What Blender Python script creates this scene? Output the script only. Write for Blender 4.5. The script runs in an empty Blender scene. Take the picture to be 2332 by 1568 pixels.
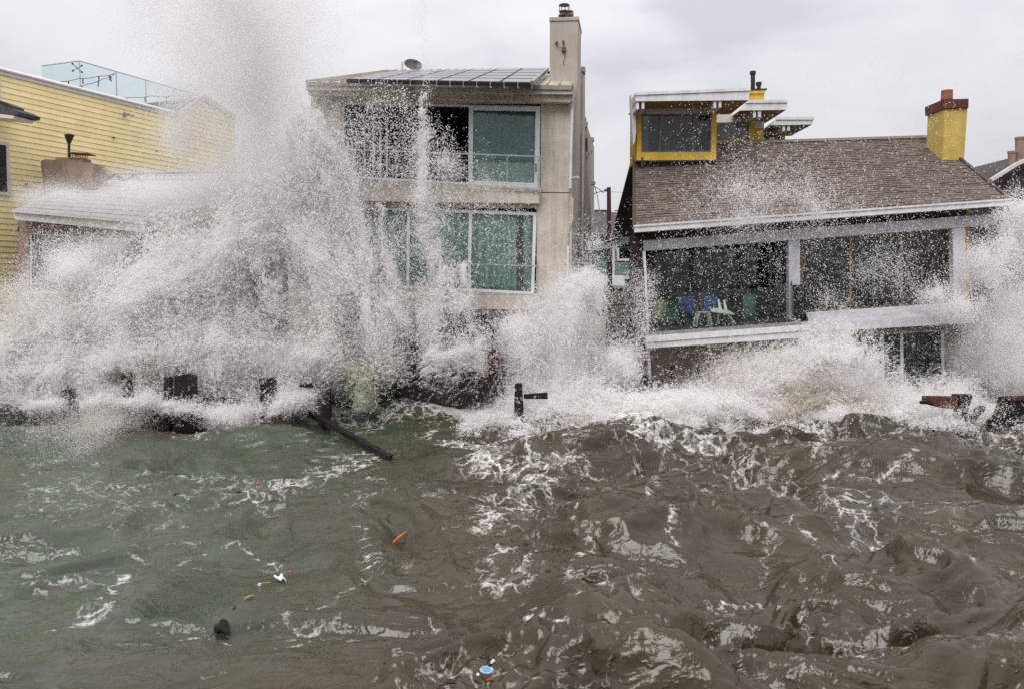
import bpy, bmesh, math, random
import numpy as np
from mathutils import Vector, Matrix

random.seed(7)
rng = np.random.default_rng(11)
SC = bpy.context.scene
COL = SC.collection

# ------------------------------------------------------------------ camera, sky, sun, exposure
F = 1943.0            # focal length in pixels of a 2332 x 1568 frame
CX, CY = 1166.0, 784.0
PITCH = math.radians(4.0)
EYE = Vector((0.0, 0.0, 3.75))
cam_d = bpy.data.cameras.new('camera')
cam_d.sensor_width = 36.0
cam_d.lens = F / 2332.0 * 36.0
cam_d.clip_start = 0.1
cam_d.clip_end = 3000.0
cam = bpy.data.objects.new('camera', cam_d)
cam.location = EYE
cam.rotation_euler = (math.pi / 2 - PITCH, 0, 0)
COL.objects.link(cam)
SC.camera = cam

SUN_EL, SUN_AZ = math.radians(52), math.radians(200)   # behind the camera, a little to the left
w = bpy.data.worlds.new('World')
SC.world = w
w.use_nodes = True
nt = w.node_tree
nt.nodes.clear()
wo = nt.nodes.new('ShaderNodeOutputWorld')
mixs = nt.nodes.new('ShaderNodeMixShader')
bg1 = nt.nodes.new('ShaderNodeBackground')
bg2 = nt.nodes.new('ShaderNodeBackground')
sky = nt.nodes.new('ShaderNodeTexSky')
sky.sky_type = 'NISHITA'
sky.sun_disc = False
sky.sun_elevation = SUN_EL
sky.sun_rotation = SUN_AZ
bg1.inputs['Strength'].default_value = 0.10
nt.links.new(sky.outputs[0], bg1.inputs['Color'])
tc = nt.nodes.new('ShaderNodeTexCoord')
mp = nt.nodes.new('ShaderNodeMapping')
mp.inputs['Scale'].default_value = (1.0, 1.0, 2.6)
mp.inputs['Location'].default_value = (3.1, 1.7, 0.4)
nz = nt.nodes.new('ShaderNodeTexNoise')
nz.inputs['Scale'].default_value = 3.4
nz.inputs['Detail'].default_value = 7.0
nz.inputs['Roughness'].default_value = 0.52
nz.inputs['Distortion'].default_value = 0.35
rp = nt.nodes.new('ShaderNodeValToRGB')
e = rp.color_ramp.elements
e[0].position, e[0].color = 0.30, (0.575, 0.585, 0.63, 1)
e[1].position, e[1].color = 0.62, (0.81, 0.795, 0.82, 1)
m_ = e.new(0.46); m_.color = (0.73, 0.722, 0.755, 1)
nt.links.new(tc.outputs['Generated'], mp.inputs[0])
nt.links.new(mp.outputs[0], nz.inputs['Vector'])
nt.links.new(nz.outputs['Fac'], rp.inputs[0])
# an overcast sky is brighter overhead than at the horizon
sx = nt.nodes.new('ShaderNodeSeparateXYZ')
nt.links.new(tc.outputs['Generated'], sx.inputs[0])
mr = nt.nodes.new('ShaderNodeMapRange')
mr.inputs[1].default_value = 0.0
mr.inputs[2].default_value = 1.0
mr.inputs[3].default_value = 0.585
mr.inputs[4].default_value = 1.75
nt.links.new(sx.outputs['Z'], mr.inputs[0])
nt.links.new(rp.outputs[0], bg2.inputs['Color'])
nt.links.new(mr.outputs[0], bg2.inputs['Strength'])
mixs.inputs[0].default_value = 0.93
nt.links.new(bg1.outputs[0], mixs.inputs[1])
nt.links.new(bg2.outputs[0], mixs.inputs[2])
nt.links.new(mixs.outputs[0], wo.inputs['Surface'])

sun_d = bpy.data.lights.new('sun', 'SUN')
sun_d.energy = 1.5
sun_d.angle = math.radians(35)
sun_d.color = (1.0, 0.965, 0.92)
sun = bpy.data.objects.new('sun', sun_d)
sun.location = (0, -10, 40)
sd = Vector((math.sin(SUN_AZ) * math.cos(SUN_EL), math.cos(SUN_AZ) * math.cos(SUN_EL), math.sin(SUN_EL)))
sun.rotation_euler = sd.to_track_quat('Z', 'Y').to_euler()
COL.objects.link(sun)

SC.view_settings.view_transform = 'Standard'
SC.view_settings.look = 'None'
SC.view_settings.exposure = 0.42
SC.view_settings.gamma = 1.0
SC.view_settings.use_curve_mapping = False
SC.render.engine = 'CYCLES'
SC.cycles.max_bounces = 20
SC.cycles.diffuse_bounces = 16
SC.cycles.glossy_bounces = 4
SC.cycles.transmission_bounces = 8
SC.cycles.transparent_max_bounces = 16
SC.cycles.use_denoising = False
SC.cycles.sample_clamp_indirect = 6.0
SC.cycles.caustics_reflective = False
SC.cycles.caustics_refractive = False
SC.render.use_persistent_data = False


# ------------------------------------------------------------------ measuring helpers
def ray(u, v):
    x, y = (u - CX) / F, -(v - CY) / F
    c, s = math.cos(PITCH), math.sin(PITCH)
    return Vector((x, c + y * s, -s + y * c))


def P(u, v, Y):
    """the point of the place seen at (u, v) and Y metres away"""
    d = ray(u, v)
    return EYE + d * (Y / d.y)


def PZ(u, v, z=0.0):
    d = ray(u, v)
    return EYE + d * ((z - EYE.z) / d.z)


class Plane:
    def __init__(s, u0, Y0, yaw):
        a = math.radians(yaw)
        s.n = Vector((-math.sin(a), -math.cos(a), 0))      # towards the sea
        s.r = Vector((math.cos(a), -math.sin(a), 0))       # along the wall
        s.o = P(u0, 650, Y0)

    def pt(s, u, v, off=0.0):
        d = ray(u, v)
        t = ((s.o + s.n * off) - EYE).dot(s.n) / d.dot(s.n)
        return EYE + d * t


# ------------------------------------------------------------------ materials
def new_mat(name):
    m = bpy.data.materials.new(name)
    m.use_nodes = True
    n = m.node_tree
    b = n.nodes['Principled BSDF']
    return m, n, b


def mat(name, col, rough=0.6, var=0.12, scale=3.0, bump=0.0, bscale=60.0, metal=0.0, spec=0.4, streak=0.0,
        stain=None, stain_amt=0.0, rand=0.0):
    """a painted / stuccoed / wooden surface: base colour with uneven tone, streaks that run down, stains and fine relief"""
    m, n, b = new_mat(name)
    L = n.links.new
    tc = n.nodes.new('ShaderNodeTexCoord')
    nz = n.nodes.new('ShaderNodeTexNoise')
    nz.inputs['Scale'].default_value = scale
    nz.inputs['Detail'].default_value = 6
    nz.inputs['Roughness'].default_value = 0.65
    L(tc.outputs['Object'], nz.inputs['Vector'])
    lo = tuple(c * (1 - var * 1.6) for c in col) + (1,)
    hi = tuple(min(1, c * (1 + var)) for c in col) + (1,)
    rp = n.nodes.new('ShaderNodeValToRGB')
    rp.color_ramp.elements[0].position = 0.3
    rp.color_ramp.elements[1].position = 0.7
    rp.color_ramp.elements[0].color = lo
    rp.color_ramp.elements[1].color = hi
    L(nz.outputs['Fac'], rp.inputs[0])
    out = rp.outputs[0]
    if streak > 0 or stain_amt > 0:
        mp = n.nodes.new('ShaderNodeMapping')
        mp.inputs['Scale'].default_value = (5.0, 5.0, 0.45)
        n2 = n.nodes.new('ShaderNodeTexNoise')
        n2.inputs['Scale'].default_value = 1.6
        n2.inputs['Detail'].default_value = 5
        L(tc.outputs['Object'], mp.inputs[0])
        L(mp.outputs[0], n2.inputs['Vector'])
        r2 = n.nodes.new('ShaderNodeMapRange')
        r2.inputs[1].default_value = 0.45
        r2.inputs[2].default_value = 0.75
        r2.inputs[3].default_value = 0.0
        r2.inputs[4].default_value = max(streak, stain_amt)
        L(n2.outputs['Fac'], r2.inputs[0])
        mx = n.nodes.new('ShaderNodeMix')
        mx.data_type = 'RGBA'
        st = stain or tuple(c * 0.45 for c in col)
        mx.inputs[7].default_value = tuple(st) + (1,)
        L(r2.outputs[0], mx.inputs[0])
        L(out, mx.inputs[6])
        out = mx.outputs[2]
    if rand > 0:
        oi = n.nodes.new('ShaderNodeObjectInfo')
        r3 = n.nodes.new('ShaderNodeMapRange')
        r3.inputs[3].default_value = 1 - rand
        r3.inputs[4].default_value = 1 + rand
        L(oi.outputs['Random'], r3.inputs[0])
        h = n.nodes.new('ShaderNodeHueSaturation')
        L(r3.outputs[0], h.inputs['Value'])
        L(out, h.inputs['Color'])
        out = h.outputs[0]
    L(out, b.inputs['Base Color'])
    b.inputs['Roughness'].default_value = rough
    b.inputs['Metallic'].default_value = metal
    b.inputs['Specular IOR Level'].default_value = spec
    if bump > 0:
        n3 = n.nodes.new('ShaderNodeTexNoise')
        n3.inputs['Scale'].default_value = bscale
        n3.inputs['Detail'].default_value = 4
        L(tc.outputs['Object'], n3.inputs['Vector'])
        bp = n.nodes.new('ShaderNodeBump')
        bp.inputs['Strength'].default_value = bump
        bp.inputs['Distance'].default_value = 0.02
        L(n3.outputs['Fac'], bp.inputs['Height'])
        L(bp.outputs[0], b.inputs['Normal'])
    return m


def glass(name, tint, rough=0.02, ior=1.5, dirt=0.05):
    m, n, b = new_mat(name)
    n.nodes.remove(b)
    L = n.links.new
    out = n.nodes['Material Output']
    tr = n.nodes.new('ShaderNodeBsdfTransparent')
    tr.inputs[0].default_value = tuple(tint) + (1,)
    gl = n.nodes.new('ShaderNodeBsdfGlossy')
    gl.inputs['Roughness'].default_value = rough
    fr = n.nodes.new('ShaderNodeFresnel')
    fr.inputs[0].default_value = ior
    mx = n.nodes.new('ShaderNodeMixShader')
    L(fr.outputs[0], mx.inputs[0])
    L(tr.outputs[0], mx.inputs[1])
    L(gl.outputs[0], mx.inputs[2])
    df = n.nodes.new('ShaderNodeBsdfDiffuse')          # salt film on the pane
    df.inputs[0].default_value = (0.6, 0.62, 0.6, 1)
    tc = n.nodes.new('ShaderNodeTexCoord')
    nz = n.nodes.new('ShaderNodeTexNoise')
    nz.inputs['Scale'].default_value = 2.5
    nz.inputs['Detail'].default_value = 5
    L(tc.outputs['Object'], nz.inputs['Vector'])
    mr = n.nodes.new('ShaderNodeMapRange')
    mr.inputs[1].default_value = 0.35
    mr.inputs[2].default_value = 0.8
    mr.inputs[3].default_value = 0.0
    mr.inputs[4].default_value = dirt * 2
    L(nz.outputs['Fac'], mr.inputs[0])
    m2 = n.nodes.new('ShaderNodeMixShader')
    L(mr.outputs[0], m2.inputs[0])
    L(mx.outputs[0], m2.inputs[1])
    L(df.outputs[0], m2.inputs[2])
    L(m2.outputs[0], out.inputs['Surface'])
    return m


M = {}
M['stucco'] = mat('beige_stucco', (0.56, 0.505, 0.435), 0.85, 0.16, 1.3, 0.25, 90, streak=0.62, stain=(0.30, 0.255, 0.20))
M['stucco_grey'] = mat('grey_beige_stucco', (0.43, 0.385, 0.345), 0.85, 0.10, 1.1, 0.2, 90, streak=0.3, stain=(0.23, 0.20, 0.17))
M['cream_metal'] = mat('cream_gutter_paint', (0.56, 0.52, 0.44), 0.5, 0.1, 4, streak=0.35, stain=(0.33, 0.29, 0.22))
M['roof_metal'] = mat('tan_roof_metal', (0.42, 0.36, 0.27), 0.45, 0.2, 2.2, streak=0.5, stain=(0.60, 0.57, 0.52), metal=0.15)
M['grey_metal'] = mat('grey_gutter_metal', (0.28, 0.26, 0.25), 0.45, 0.2, 5, metal=0.3, streak=0.3)
M['white_frame'] = mat('white_window_frame', (0.72, 0.75, 0.79), 0.4, 0.06, 5, streak=0.2, stain=(0.5, 0.5, 0.48))
M['steel'] = mat('rail_steel', (0.42, 0.41, 0.40), 0.4, 0.15, 6, metal=0.6)
M['white_paint'] = mat('white_paint', (0.68, 0.68, 0.70), 0.55, 0.12, 3.0, 0.08, 50, streak=0.42, stain=(0.42, 0.39, 0.36))
M['lilac_white'] = mat('bluish_white_paint', (0.58, 0.58, 0.62), 0.55, 0.14, 2.2, 0.08, 50, streak=0.45, stain=(0.38, 0.36, 0.35))
M['offwhite_band'] = mat('offwhite_board', (0.58, 0.55, 0.49), 0.6, 0.08, 4.0, streak=0.25)
M['yellow_paint'] = mat('deep_yellow_stucco', (0.64, 0.41, 0.05), 0.75, 0.16, 2.0, 0.25, 90, streak=0.5, stain=(0.42, 0.27, 0.05))
M['chimney_yellow'] = mat('weathered_yellow_stucco', (0.54, 0.385, 0.09), 0.8, 0.15, 1.8, 0.3, 80, streak=0.4, stain=(0.38, 0.27, 0.08))
M['siding_yellow'] = mat('pale_yellow_siding', (0.93, 0.77, 0.40), 0.6, 0.06, 1.5, 0.05, 40, streak=0.15, stain=(0.55, 0.45, 0.25), rand=0.05)
M['trim_white'] = mat('greyish_white_trim', (0.62, 0.58, 0.56), 0.55, 0.08, 3, streak=0.25)
M['soffit_wood'] = mat('brown_soffit_boards', (0.30, 0.19, 0.07), 0.7, 0.25, 5, streak=0.2)
M['black_paint'] = mat('black_metal', (0.018, 0.017, 0.018), 0.45, 0.3, 8)
M['dark_brown'] = mat('dark_brown_flashing', (0.05, 0.03, 0.027), 0.6, 0.25, 5)
M['brick_red'] = mat('dark_red_brick', (0.13, 0.032, 0.024), 0.75, 0.3, 14, 0.3, 60, rand=0.22)
M['terracotta'] = mat('terracotta', (0.27, 0.095, 0.055), 0.7, 0.15, 6)
M['shingle'] = mat('brown_asphalt_shingle', (0.148, 0.115, 0.097), 0.92, 0.25, 7, 0.5, 160, rand=0.25)
M['shingle_grey'] = mat('grey_asphalt_shingle', (0.34, 0.335, 0.345), 0.9, 0.15, 5, 0.4, 120, rand=0.1)
M['shingle_dark'] = mat('charcoal_shingle', (0.07, 0.068, 0.07), 0.9, 0.4, 9, 0.5, 60)
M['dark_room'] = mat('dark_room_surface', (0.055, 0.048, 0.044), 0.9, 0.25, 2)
M['dark_frame'] = mat('black_window_frame', (0.014, 0.014, 0.015), 0.45, 0.2, 5)
M['slate_frame'] = mat('slate_blue_frame', (0.10, 0.11, 0.125), 0.5, 0.15, 5)
M['bronze'] = mat('bronze_mullion', (0.16, 0.105, 0.065), 0.55, 0.2, 6)
M['curtain_teal'] = mat('pale_green_curtain', (0.72, 0.86, 0.81), 0.9, 0.08, 3)
M['blind_teal'] = mat('grey_teal_blind', (0.22, 0.36, 0.36), 0.85, 0.06, 2)
M['curtain_green'] = mat('sage_green_curtain', (0.26, 0.36, 0.28), 0.9, 0.1, 3)
M['curtain_brown'] = mat('brown_curtain', (0.09, 0.075, 0.062), 0.9, 0.1, 3)
M['blind_grey'] = mat('mauve_grey_blind', (0.155, 0.145, 0.155), 0.85, 0.05, 2)
M['wood_wet'] = mat('wet_dark_timber', (0.014, 0.011, 0.010), 0.6, 0.5, 9, 0.7, 30, spec=0.25)
M['wood_red'] = mat('wet_red_timber', (0.10, 0.032, 0.018), 0.45, 0.45, 7, 0.6, 30, streak=0.4, stain=(0.04, 0.015, 0.01))
M['wood_pole'] = mat('brown_pole_wood', (0.075, 0.04, 0.032), 0.8, 0.3, 8, 0.5, 40)
M['skirt_red'] = mat('dark_red_boards', (0.11, 0.03, 0.024), 0.7, 0.3, 5, rand=0.2)
M['teal_wall'] = mat('teal_shingle_wall', (0.13, 0.225, 0.19), 0.8, 0.15, 6, rand=0.1)
M['tan_fence'] = mat('tan_fence_panel', (0.42, 0.36, 0.31), 0.8, 0.15, 4, streak=0.3)
M['tan_chimney'] = mat('pinkish_tan_stucco', (0.30, 0.215, 0.17), 0.9, 0.2, 2.5, 0.4, 80, streak=0.3)
M['pink_wall'] = mat('dusty_pink_wall', (0.28, 0.20, 0.17), 0.85, 0.15, 2, streak=0.3)
M['tan_wall'] = mat('tan_wall', (0.30, 0.24, 0.20), 0.85, 0.15, 2, streak=0.3)
M['dark_wall'] = mat('dark_shingled_wall', (0.045, 0.038, 0.036), 0.85, 0.3, 8, 0.3, 60)
M['side_wall'] = mat('shadow_dark_side_wall', (0.028, 0.022, 0.021), 0.8, 0.4, 6, 0.3, 40, streak=0.4, stain=(0.09, 0.03, 0.015))  # shadow on this wall is put into its near-black colour; reddish streaks added
M['deck_grey'] = mat('grey_deck_boards', (0.23, 0.21, 0.20), 0.7, 0.15, 4, streak=0.2)
M['deck_dark'] = mat('dark_deck_floor', (0.05, 0.05, 0.05), 0.6, 0.2, 4)
M['blue_sling'] = mat('blue_chair_fabric', (0.016, 0.05, 0.19), 0.7, 0.12, 8)
M['white_plastic'] = mat('white_moulded_plastic', (0.74, 0.73, 0.62), 0.4, 0.05, 5)
M['green_cushion'] = mat('yellow_green_cushion', (0.17, 0.18, 0.10), 0.85, 0.1, 4)
M['green_fabric'] = mat('dark_green_fabric', (0.035, 0.10, 0.075), 0.85, 0.15, 5)
M['teal_fabric'] = mat('pale_teal_fabric', (0.09, 0.18, 0.15), 0.85, 0.1, 4)
M['pink_fabric'] = mat('dusty_rose_fabric', (0.25, 0.185, 0.165), 0.85, 0.1, 4)
M['cream_fabric'] = mat('cream_upholstery', (0.56, 0.52, 0.47), 0.9, 0.1, 4)
M['solar'] = mat('solar_glass', (0.055, 0.055, 0.075), 0.2, 0.1, 2, spec=0.55)
M['dish'] = mat('dish_grey', (0.10, 0.085, 0.085), 0.5, 0.25, 12)
M['rust'] = mat('rusty_metal', (0.16, 0.085, 0.055), 0.7, 0.35, 12, metal=0.2)
M['pale_pipe'] = mat('pale_pipe', (0.5, 0.5, 0.48), 0.5, 0.1, 6)
M['orange'] = mat('orange_painted_wood', (0.75, 0.17, 0.02), 0.6, 0.2, 20)
M['red_plastic'] = mat('red_plastic', (0.62, 0.07, 0.03), 0.5, 0.1, 20)
M['blue_plastic'] = mat('pale_blue_plastic', (0.30, 0.48, 0.72), 0.3, 0.06, 20)
M['blue_grey'] = mat('blue_grey_plastic', (0.16, 0.24, 0.33), 0.3, 0.06, 20)
M['plastic_film'] = mat('white_plastic_film', (0.70, 0.70, 0.70), 0.4, 0.1, 12)
M['straw'] = mat('straw_coloured_leaf', (0.42, 0.38, 0.13), 0.7, 0.2, 20)
M['rubber'] = mat('black_rubber', (0.012, 0.012, 0.013), 0.6, 0.2, 12)
M['rock'] = mat('wet_black_rock', (0.03, 0.027, 0.025), 0.5, 0.5, 5, 0.8, 18)
M['seawall'] = mat('algae_dark_concrete', (0.05, 0.046, 0.04), 0.8, 0.5, 3, 0.6, 20, streak=0.5)
M['ground'] = mat('wet_sand_ground', (0.16, 0.13, 0.10), 0.9, 0.2, 2)
M['g_clear'] = glass('clear_window_glass', (0.80, 0.85, 0.84))
M['g_teal'] = glass('teal_window_glass', (0.87, 0.95, 0.93), dirt=0.05)
M['g_rail'] = glass('green_balustrade_glass', (0.84, 0.905, 0.88), ior=1.32, dirt=0.012)
M['g_sky'] = glass('pale_blue_balustrade_glass', (0.89, 0.95, 0.955), ior=1.2, dirt=0.03)
M['g_dark'] = glass('smoked_window_glass', (0.66, 0.68, 0.65), ior=1.5, dirt=0.008)


# ------------------------------------------------------------------ mesh builder
ROOTLOC = {}


class MB:
    def __init__(s):
        s.v, s.f = [], []

    def poly3(s, front, ext):
        """prism from a polygon of points pushed along ext"""
        k, n = len(s.v), len(front)
        s.v += [Vector(p) for p in front] + [Vector(p) + ext for p in front]
        s.f.append(tuple(range(k, k + n)))
        s.f.append(tuple(range(k + 2 * n - 1, k + n - 1, -1)))
        for i in range(n):
            j = (i + 1) % n
            s.f.append((k + i, k + n + i, k + n + j, k + j))
        return s

    def prism(s, pl, uv, off=0.0, th=0.1):
        return s.poly3([pl.pt(u, v, off) for u, v in uv], -pl.n * th)

    def rect(s, pl, u0, v0, u1, v1, off=0.0, th=0.1, sl=0.0):
        """upright rectangle; sl = how far the right end sits lower (px)"""
        return s.prism(pl, [(u0, v0), (u1, v0 + sl), (u1, v1 + sl), (u0, v1)], off, th)

    def hexa(s, p):
        k = len(s.v)
        s.v += [Vector(q) for q in p]
        for a in ((0, 1, 2, 3), (7, 6, 5, 4), (0, 4, 5, 1), (1, 5, 6, 2), (2, 6, 7, 3), (3, 7, 4, 0)):
            s.f.append(tuple(k + i for i in a))
        return s

    def box(s, c, size, rot=None):
        c = Vector(c)
        hx, hy, hz = size[0] / 2, size[1] / 2, size[2] / 2
        R = rot or Matrix.Identity(3)
        q = [Vector(a) for a in ((-hx, -hy, -hz), (hx, -hy, -hz), (hx, hy, -hz), (-hx, hy, -hz),
                                 (-hx, -hy, hz), (hx, -hy, hz), (hx, hy, hz), (-hx, hy, hz))]
        return s.hexa([c + R @ a for a in q])

    def bar(s, a, b, wd, ht=None, up=Vector((0, 0, 1))):
        a, b = Vector(a), Vector(b)
        ht = ht or wd
        d = (b - a).normalized()
        if abs(d.dot(up)) > 0.95:
            up = Vector((0, 1, 0))
        x = d.cross(up).normalized() * wd / 2
        y = x.cross(d).normalized() * ht / 2
        return s.hexa([a - x - y, a + x - y, a + x + y, a - x + y, b - x - y, b + x - y, b + x + y, b - x + y])

    def tube(s, pts, r, n=8, caps=True):
        pts = [Vector(p) for p in pts]
        rs = r if isinstance(r, (list, tuple)) else [r] * len(pts)
        k = len(s.v)
        for i, p in enumerate(pts):
            d = (pts[min(i + 1, len(pts) - 1)] - pts[max(i - 1, 0)]).normalized()
            up = Vector((0, 0, 1)) if abs(d.z) < 0.9 else Vector((1, 0, 0))
            x = d.cross(up).normalized()
            y = x.cross(d).normalized()
            for j in range(n):
                a = 2 * math.pi * j / n
                s.v.append(p + (x * math.cos(a) + y * math.sin(a)) * rs[i])
        for i in range(len(pts) - 1):
            for j in range(n):
                j2 = (j + 1) % n
                s.f.append((k + i * n + j, k + i * n + j2, k + (i + 1) * n + j2, k + (i + 1) * n + j))
        if caps:
            s.f.append(tuple(k + j for j in range(n - 1, -1, -1)))
            e_ = k + (len(pts) - 1) * n
            s.f.append(tuple(e_ + j for j in range(n)))
        return s

    def grid(s, fn, nu, nv):
        k = len(s.v)
        for j in range(nv + 1):
            for i in range(nu + 1):
                s.v.append(Vector(fn(i / nu, j / nv)))
        for j in range(nv):
            for i in range(nu):
                a = k + j * (nu + 1) + i
                s.f.append((a, a + 1, a + nu + 2, a + nu + 1))
        return s

    def build(s, name, m, parent=None, smooth=False, kind=None, recalc=True, loc=None, bevel=0.0):
        if parent is not None:
            base = ROOTLOC[parent.name]
        else:
            base = Vector(loc) if loc is not None else Vector((0, 0, 0))
        me = bpy.data.meshes.new(name)
        me.from_pydata([tuple(q - base) for q in s.v], [], s.f)
        if recalc or bevel:
            bm = bmesh.new()
            bm.from_mesh(me)
            if bevel:
                bmesh.ops.bevel(bm, geom=list(bm.edges), offset=bevel, segments=2, affect='EDGES', clamp_overlap=True)
            bmesh.ops.recalc_face_normals(bm, faces=bm.faces)
            bm.to_mesh(me)
            bm.free()
        me.materials.append(m)
        if smooth:
            me.shade_smooth()
        o = bpy.data.objects.new(name, me)
        COL.objects.link(o)
        if parent is not None:
            o.parent = parent
        else:
            o.location = base
        ROOTLOC[o.name] = base
        if kind:
            o['kind'] = kind
        return o


def tag(o, label, cat=None, group=None, kind=None):
    o['label'] = label
    if cat:
        o['category'] = cat
    if group:
        o['group'] = group
    if kind:
        o['kind'] = kind
    return o


def thing(name, label, cat, loc, group=None):
    o = bpy.data.objects.new(name, None)
    o.empty_display_size = 0.2
    COL.objects.link(o)
    o.location = loc
    ROOTLOC[o.name] = Vector(loc)
    return tag(o, label, cat, group)


def shared_piece(name, mesh, parent, matrix):
    """a piece that shares mesh data; matrix is in the place's own metres"""
    o = bpy.data.objects.new(name, mesh)
    COL.objects.link(o)
    o.parent = parent
    mm = matrix.copy()
    mm.translation = mm.translation - ROOTLOC[parent.name]
    o.matrix_local = mm
    ROOTLOC[o.name] = ROOTLOC[parent.name]
    return o


def wall_with_holes(pl, outer, holes, off, th):
    """upright wall made of butted blocks round rectangular openings; outer and holes are (u0, v0, u1, v1)"""
    mb = MB()
    us = sorted({outer[0], outer[2], *[h[0] for h in holes], *[h[2] for h in holes]})
    vs = sorted({outer[1], outer[3], *[h[1] for h in holes], *[h[3] for h in holes]})
    for i in range(len(us) - 1):
        run = None
        for j in range(len(vs) - 1):
            cu, cv = (us[i] + us[i + 1]) / 2, (vs[j] + vs[j + 1]) / 2
            inside = outer[0] < cu < outer[2] and outer[1] < cv < outer[3]
            hole = any(h[0] < cu < h[2] and h[1] < cv < h[3] for h in holes)
            if inside and not hole:
                run = run if run is not None else vs[j]
            elif run is not None:
                mb.rect(pl, us[i], run, us[i + 1], vs[j], off, th)
                run = None
        if run is not None:
            mb.rect(pl, us[i], run, us[i + 1], vs[-1], off, th)
    return mb


def window(pl, uv, parent, off=-0.12, fr_px=6, mull=(), m_frame=None, m_glass=None, name='window', fth=0.08, pane=True):
    """a frame (part) with its panes (sub-parts); uv = corners tl, tr, br, bl; mull = fractions of the width"""
    m_frame = m_frame or M['white_frame']
    m_glass = m_glass or M['g_clear']
    tl, tr, br, bl = [Vector(a) for a in uv]

    def at(x, y):
        t = tl.lerp(tr, x)
        b = bl.lerp(br, x)
        return t.lerp(b, y)
    W, H = (tr - tl).length, (bl - tl).length
    fx, fy = fr_px / W, fr_px / H
    mb = MB()

    def q(x0, y0, x1, y1):
        mb.prism(pl, [at(x0, y0), at(x1, y0), at(x1, y1), at(x0, y1)], off, fth)
    q(0, 0, 1, fy)
    q(0, 1 - fy, 1, 1)
    q(0, fy, fx, 1 - fy)
    q(1 - fx, fy, 1, 1 - fy)
    xs = [fx]
    for mm in mull:
        q(mm - fx / 2, fy, mm + fx / 2, 1 - fy)
        xs += [mm - fx / 2, mm + fx / 2]
    xs.append(1 - fx)
    fr = mb.build(name, m_frame, parent)
    if pane:
        for i in range(0, len(xs), 2):
            MB().prism(pl, [at(xs[i], fy), at(xs[i + 1], fy), at(xs[i + 1], 1 - fy), at(xs[i], 1 - fy)],
                       off - fth * 0.45, 0.012).build('pane', m_glass, fr)
    return fr


def curtain(pl, u0, v0, u1, v1, off, pleats, m, label, amp=0.05, sl=0.0, group=None, waist=0.0):
    """a hanging curtain with pleats; a thing of its own"""
    a, b = pl.pt(u0, v0, off), pl.pt(u1, v0 + sl, off)
    c, d = pl.pt(u1, v1 + sl, off), pl.pt(u0, v1, off)
    seed = random.random() * 9

    def fn(x, y):
        p = a.lerp(b, x).lerp(d.lerp(c, x), y)
        ph = x * pleats * 2 * math.pi + 1.3 * math.sin(x * 7 + seed) + 0.4 * math.sin(y * 3 + x * 9)
        return p + pl.n * (amp * math.sin(ph) * (0.75 + 0.25 * y)) + pl.r * (0.02 * math.cos(ph * 1.0))
    mb = MB().grid(fn, max(24, int(pleats * 8)), 6)
    o = mb.build('curtain', m, None, smooth=True, loc=pl.pt((u0 + u1) / 2, v1, off))
    me = o.modifiers.new('thickness', 'SOLIDIFY')
    me.thickness = 0.006
    tag(o, label, 'curtain', group)
    return o


# ------------------------------------------------------------------ numpy noise used for the sea and the spray
TAB = rng.random((32, 32, 32, 3)).astype(np.float32) * 2 - 1
TABF = TAB.reshape(-1, 3)


def vnoise(p, vec=False):
    """smooth lattice noise at points p (n, 3): -1..1, one channel or three"""
    p = np.asarray(p, np.float32)
    i0 = np.floor(p).astype(np.int32)
    f = p - i0
    f = f * f * f * (f * (f * 6 - 15) + 10)
    i0 &= 31
    i1 = (i0 + 1) & 31
    out = 0.0
    for dx in (0, 1):
        wx = f[:, 0] if dx else 1 - f[:, 0]
        ix = (i1 if dx else i0)[:, 0] * 1024
        for dy in (0, 1):
            wxy = wx * (f[:, 1] if dy else 1 - f[:, 1])
            ixy = ix + (i1 if dy else i0)[:, 1] * 32
            for dz in (0, 1):
                wt = wxy * (f[:, 2] if dz else 1 - f[:, 2])
                idx = ixy + (i1 if dz else i0)[:, 2]
                if vec:
                    out = out + TABF[idx] * wt[:, None]
                else:
                    out = out + TABF[idx, 0] * wt
    return out


def fbm(p, octs=3, gain=0.5, vec=False):
    a, s, tot = 1.0, 0.0, 0.0
    q = np.asarray(p, np.float32)
    for k in range(octs):
        s = s + a * vnoise(q, vec)
        tot += a
        a *= gain
        q = q * 2.03 + np.float32(7.31 + k * 3.7)
    return s / tot


def sstep(a, b, x):
    t = np.clip((x - a) / (b - a), 0, 1)
    return t * t * (3 - 2 * t)


# ------------------------------------------------------------------ ground behind the houses
gm = MB()
gm.v = [Vector(p) for p in ((-400, 25.4, 0.55), (400, 25.4, 0.55), (400, 900, 0.55), (-400, 900, 0.55))]
gm.f = [(0, 1, 2, 3)]
g = gm.build('ground', M['ground'], recalc=False)
tag(g, 'flat wet sandy ground that the row of beach houses stands on', kind='structure')

# ------------------------------------------------------------------ sea
def px_poly(pts):
    return np.array([tuple(PZ(u, v))[:2] for u, v in pts], np.float32)


def seg_dist(x, y, pts):
    """distance to a polyline, and how far along it (0..1)"""
    best = np.full(x.shape, 1e9, np.float32)
    for (ax, ay), (bx, by) in zip(pts[:-1], pts[1:]):
        dx, dy = bx - ax, by - ay
        L2 = dx * dx + dy * dy + 1e-9
        t = np.clip(((x - ax) * dx + (y - ay) * dy) / L2, 0, 1)
        best = np.minimum(best, np.hypot(x - ax - t * dx, y - ay - t * dy))
    return best


def axis(lo, hi, d0, far_lo, far_hi):
    a = list(np.arange(lo, hi + 1e-6, d0))
    s, x = d0, a[-1]
    while x < far_hi:
        s *= 1.35
        x += s
        a.append(x)
    s, x = d0, a[0]
    pre = []
    while x > far_lo:
        s *= 1.35
        x -= s
        pre.append(x)
    return np.array(pre[::-1] + a, np.float32)


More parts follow.
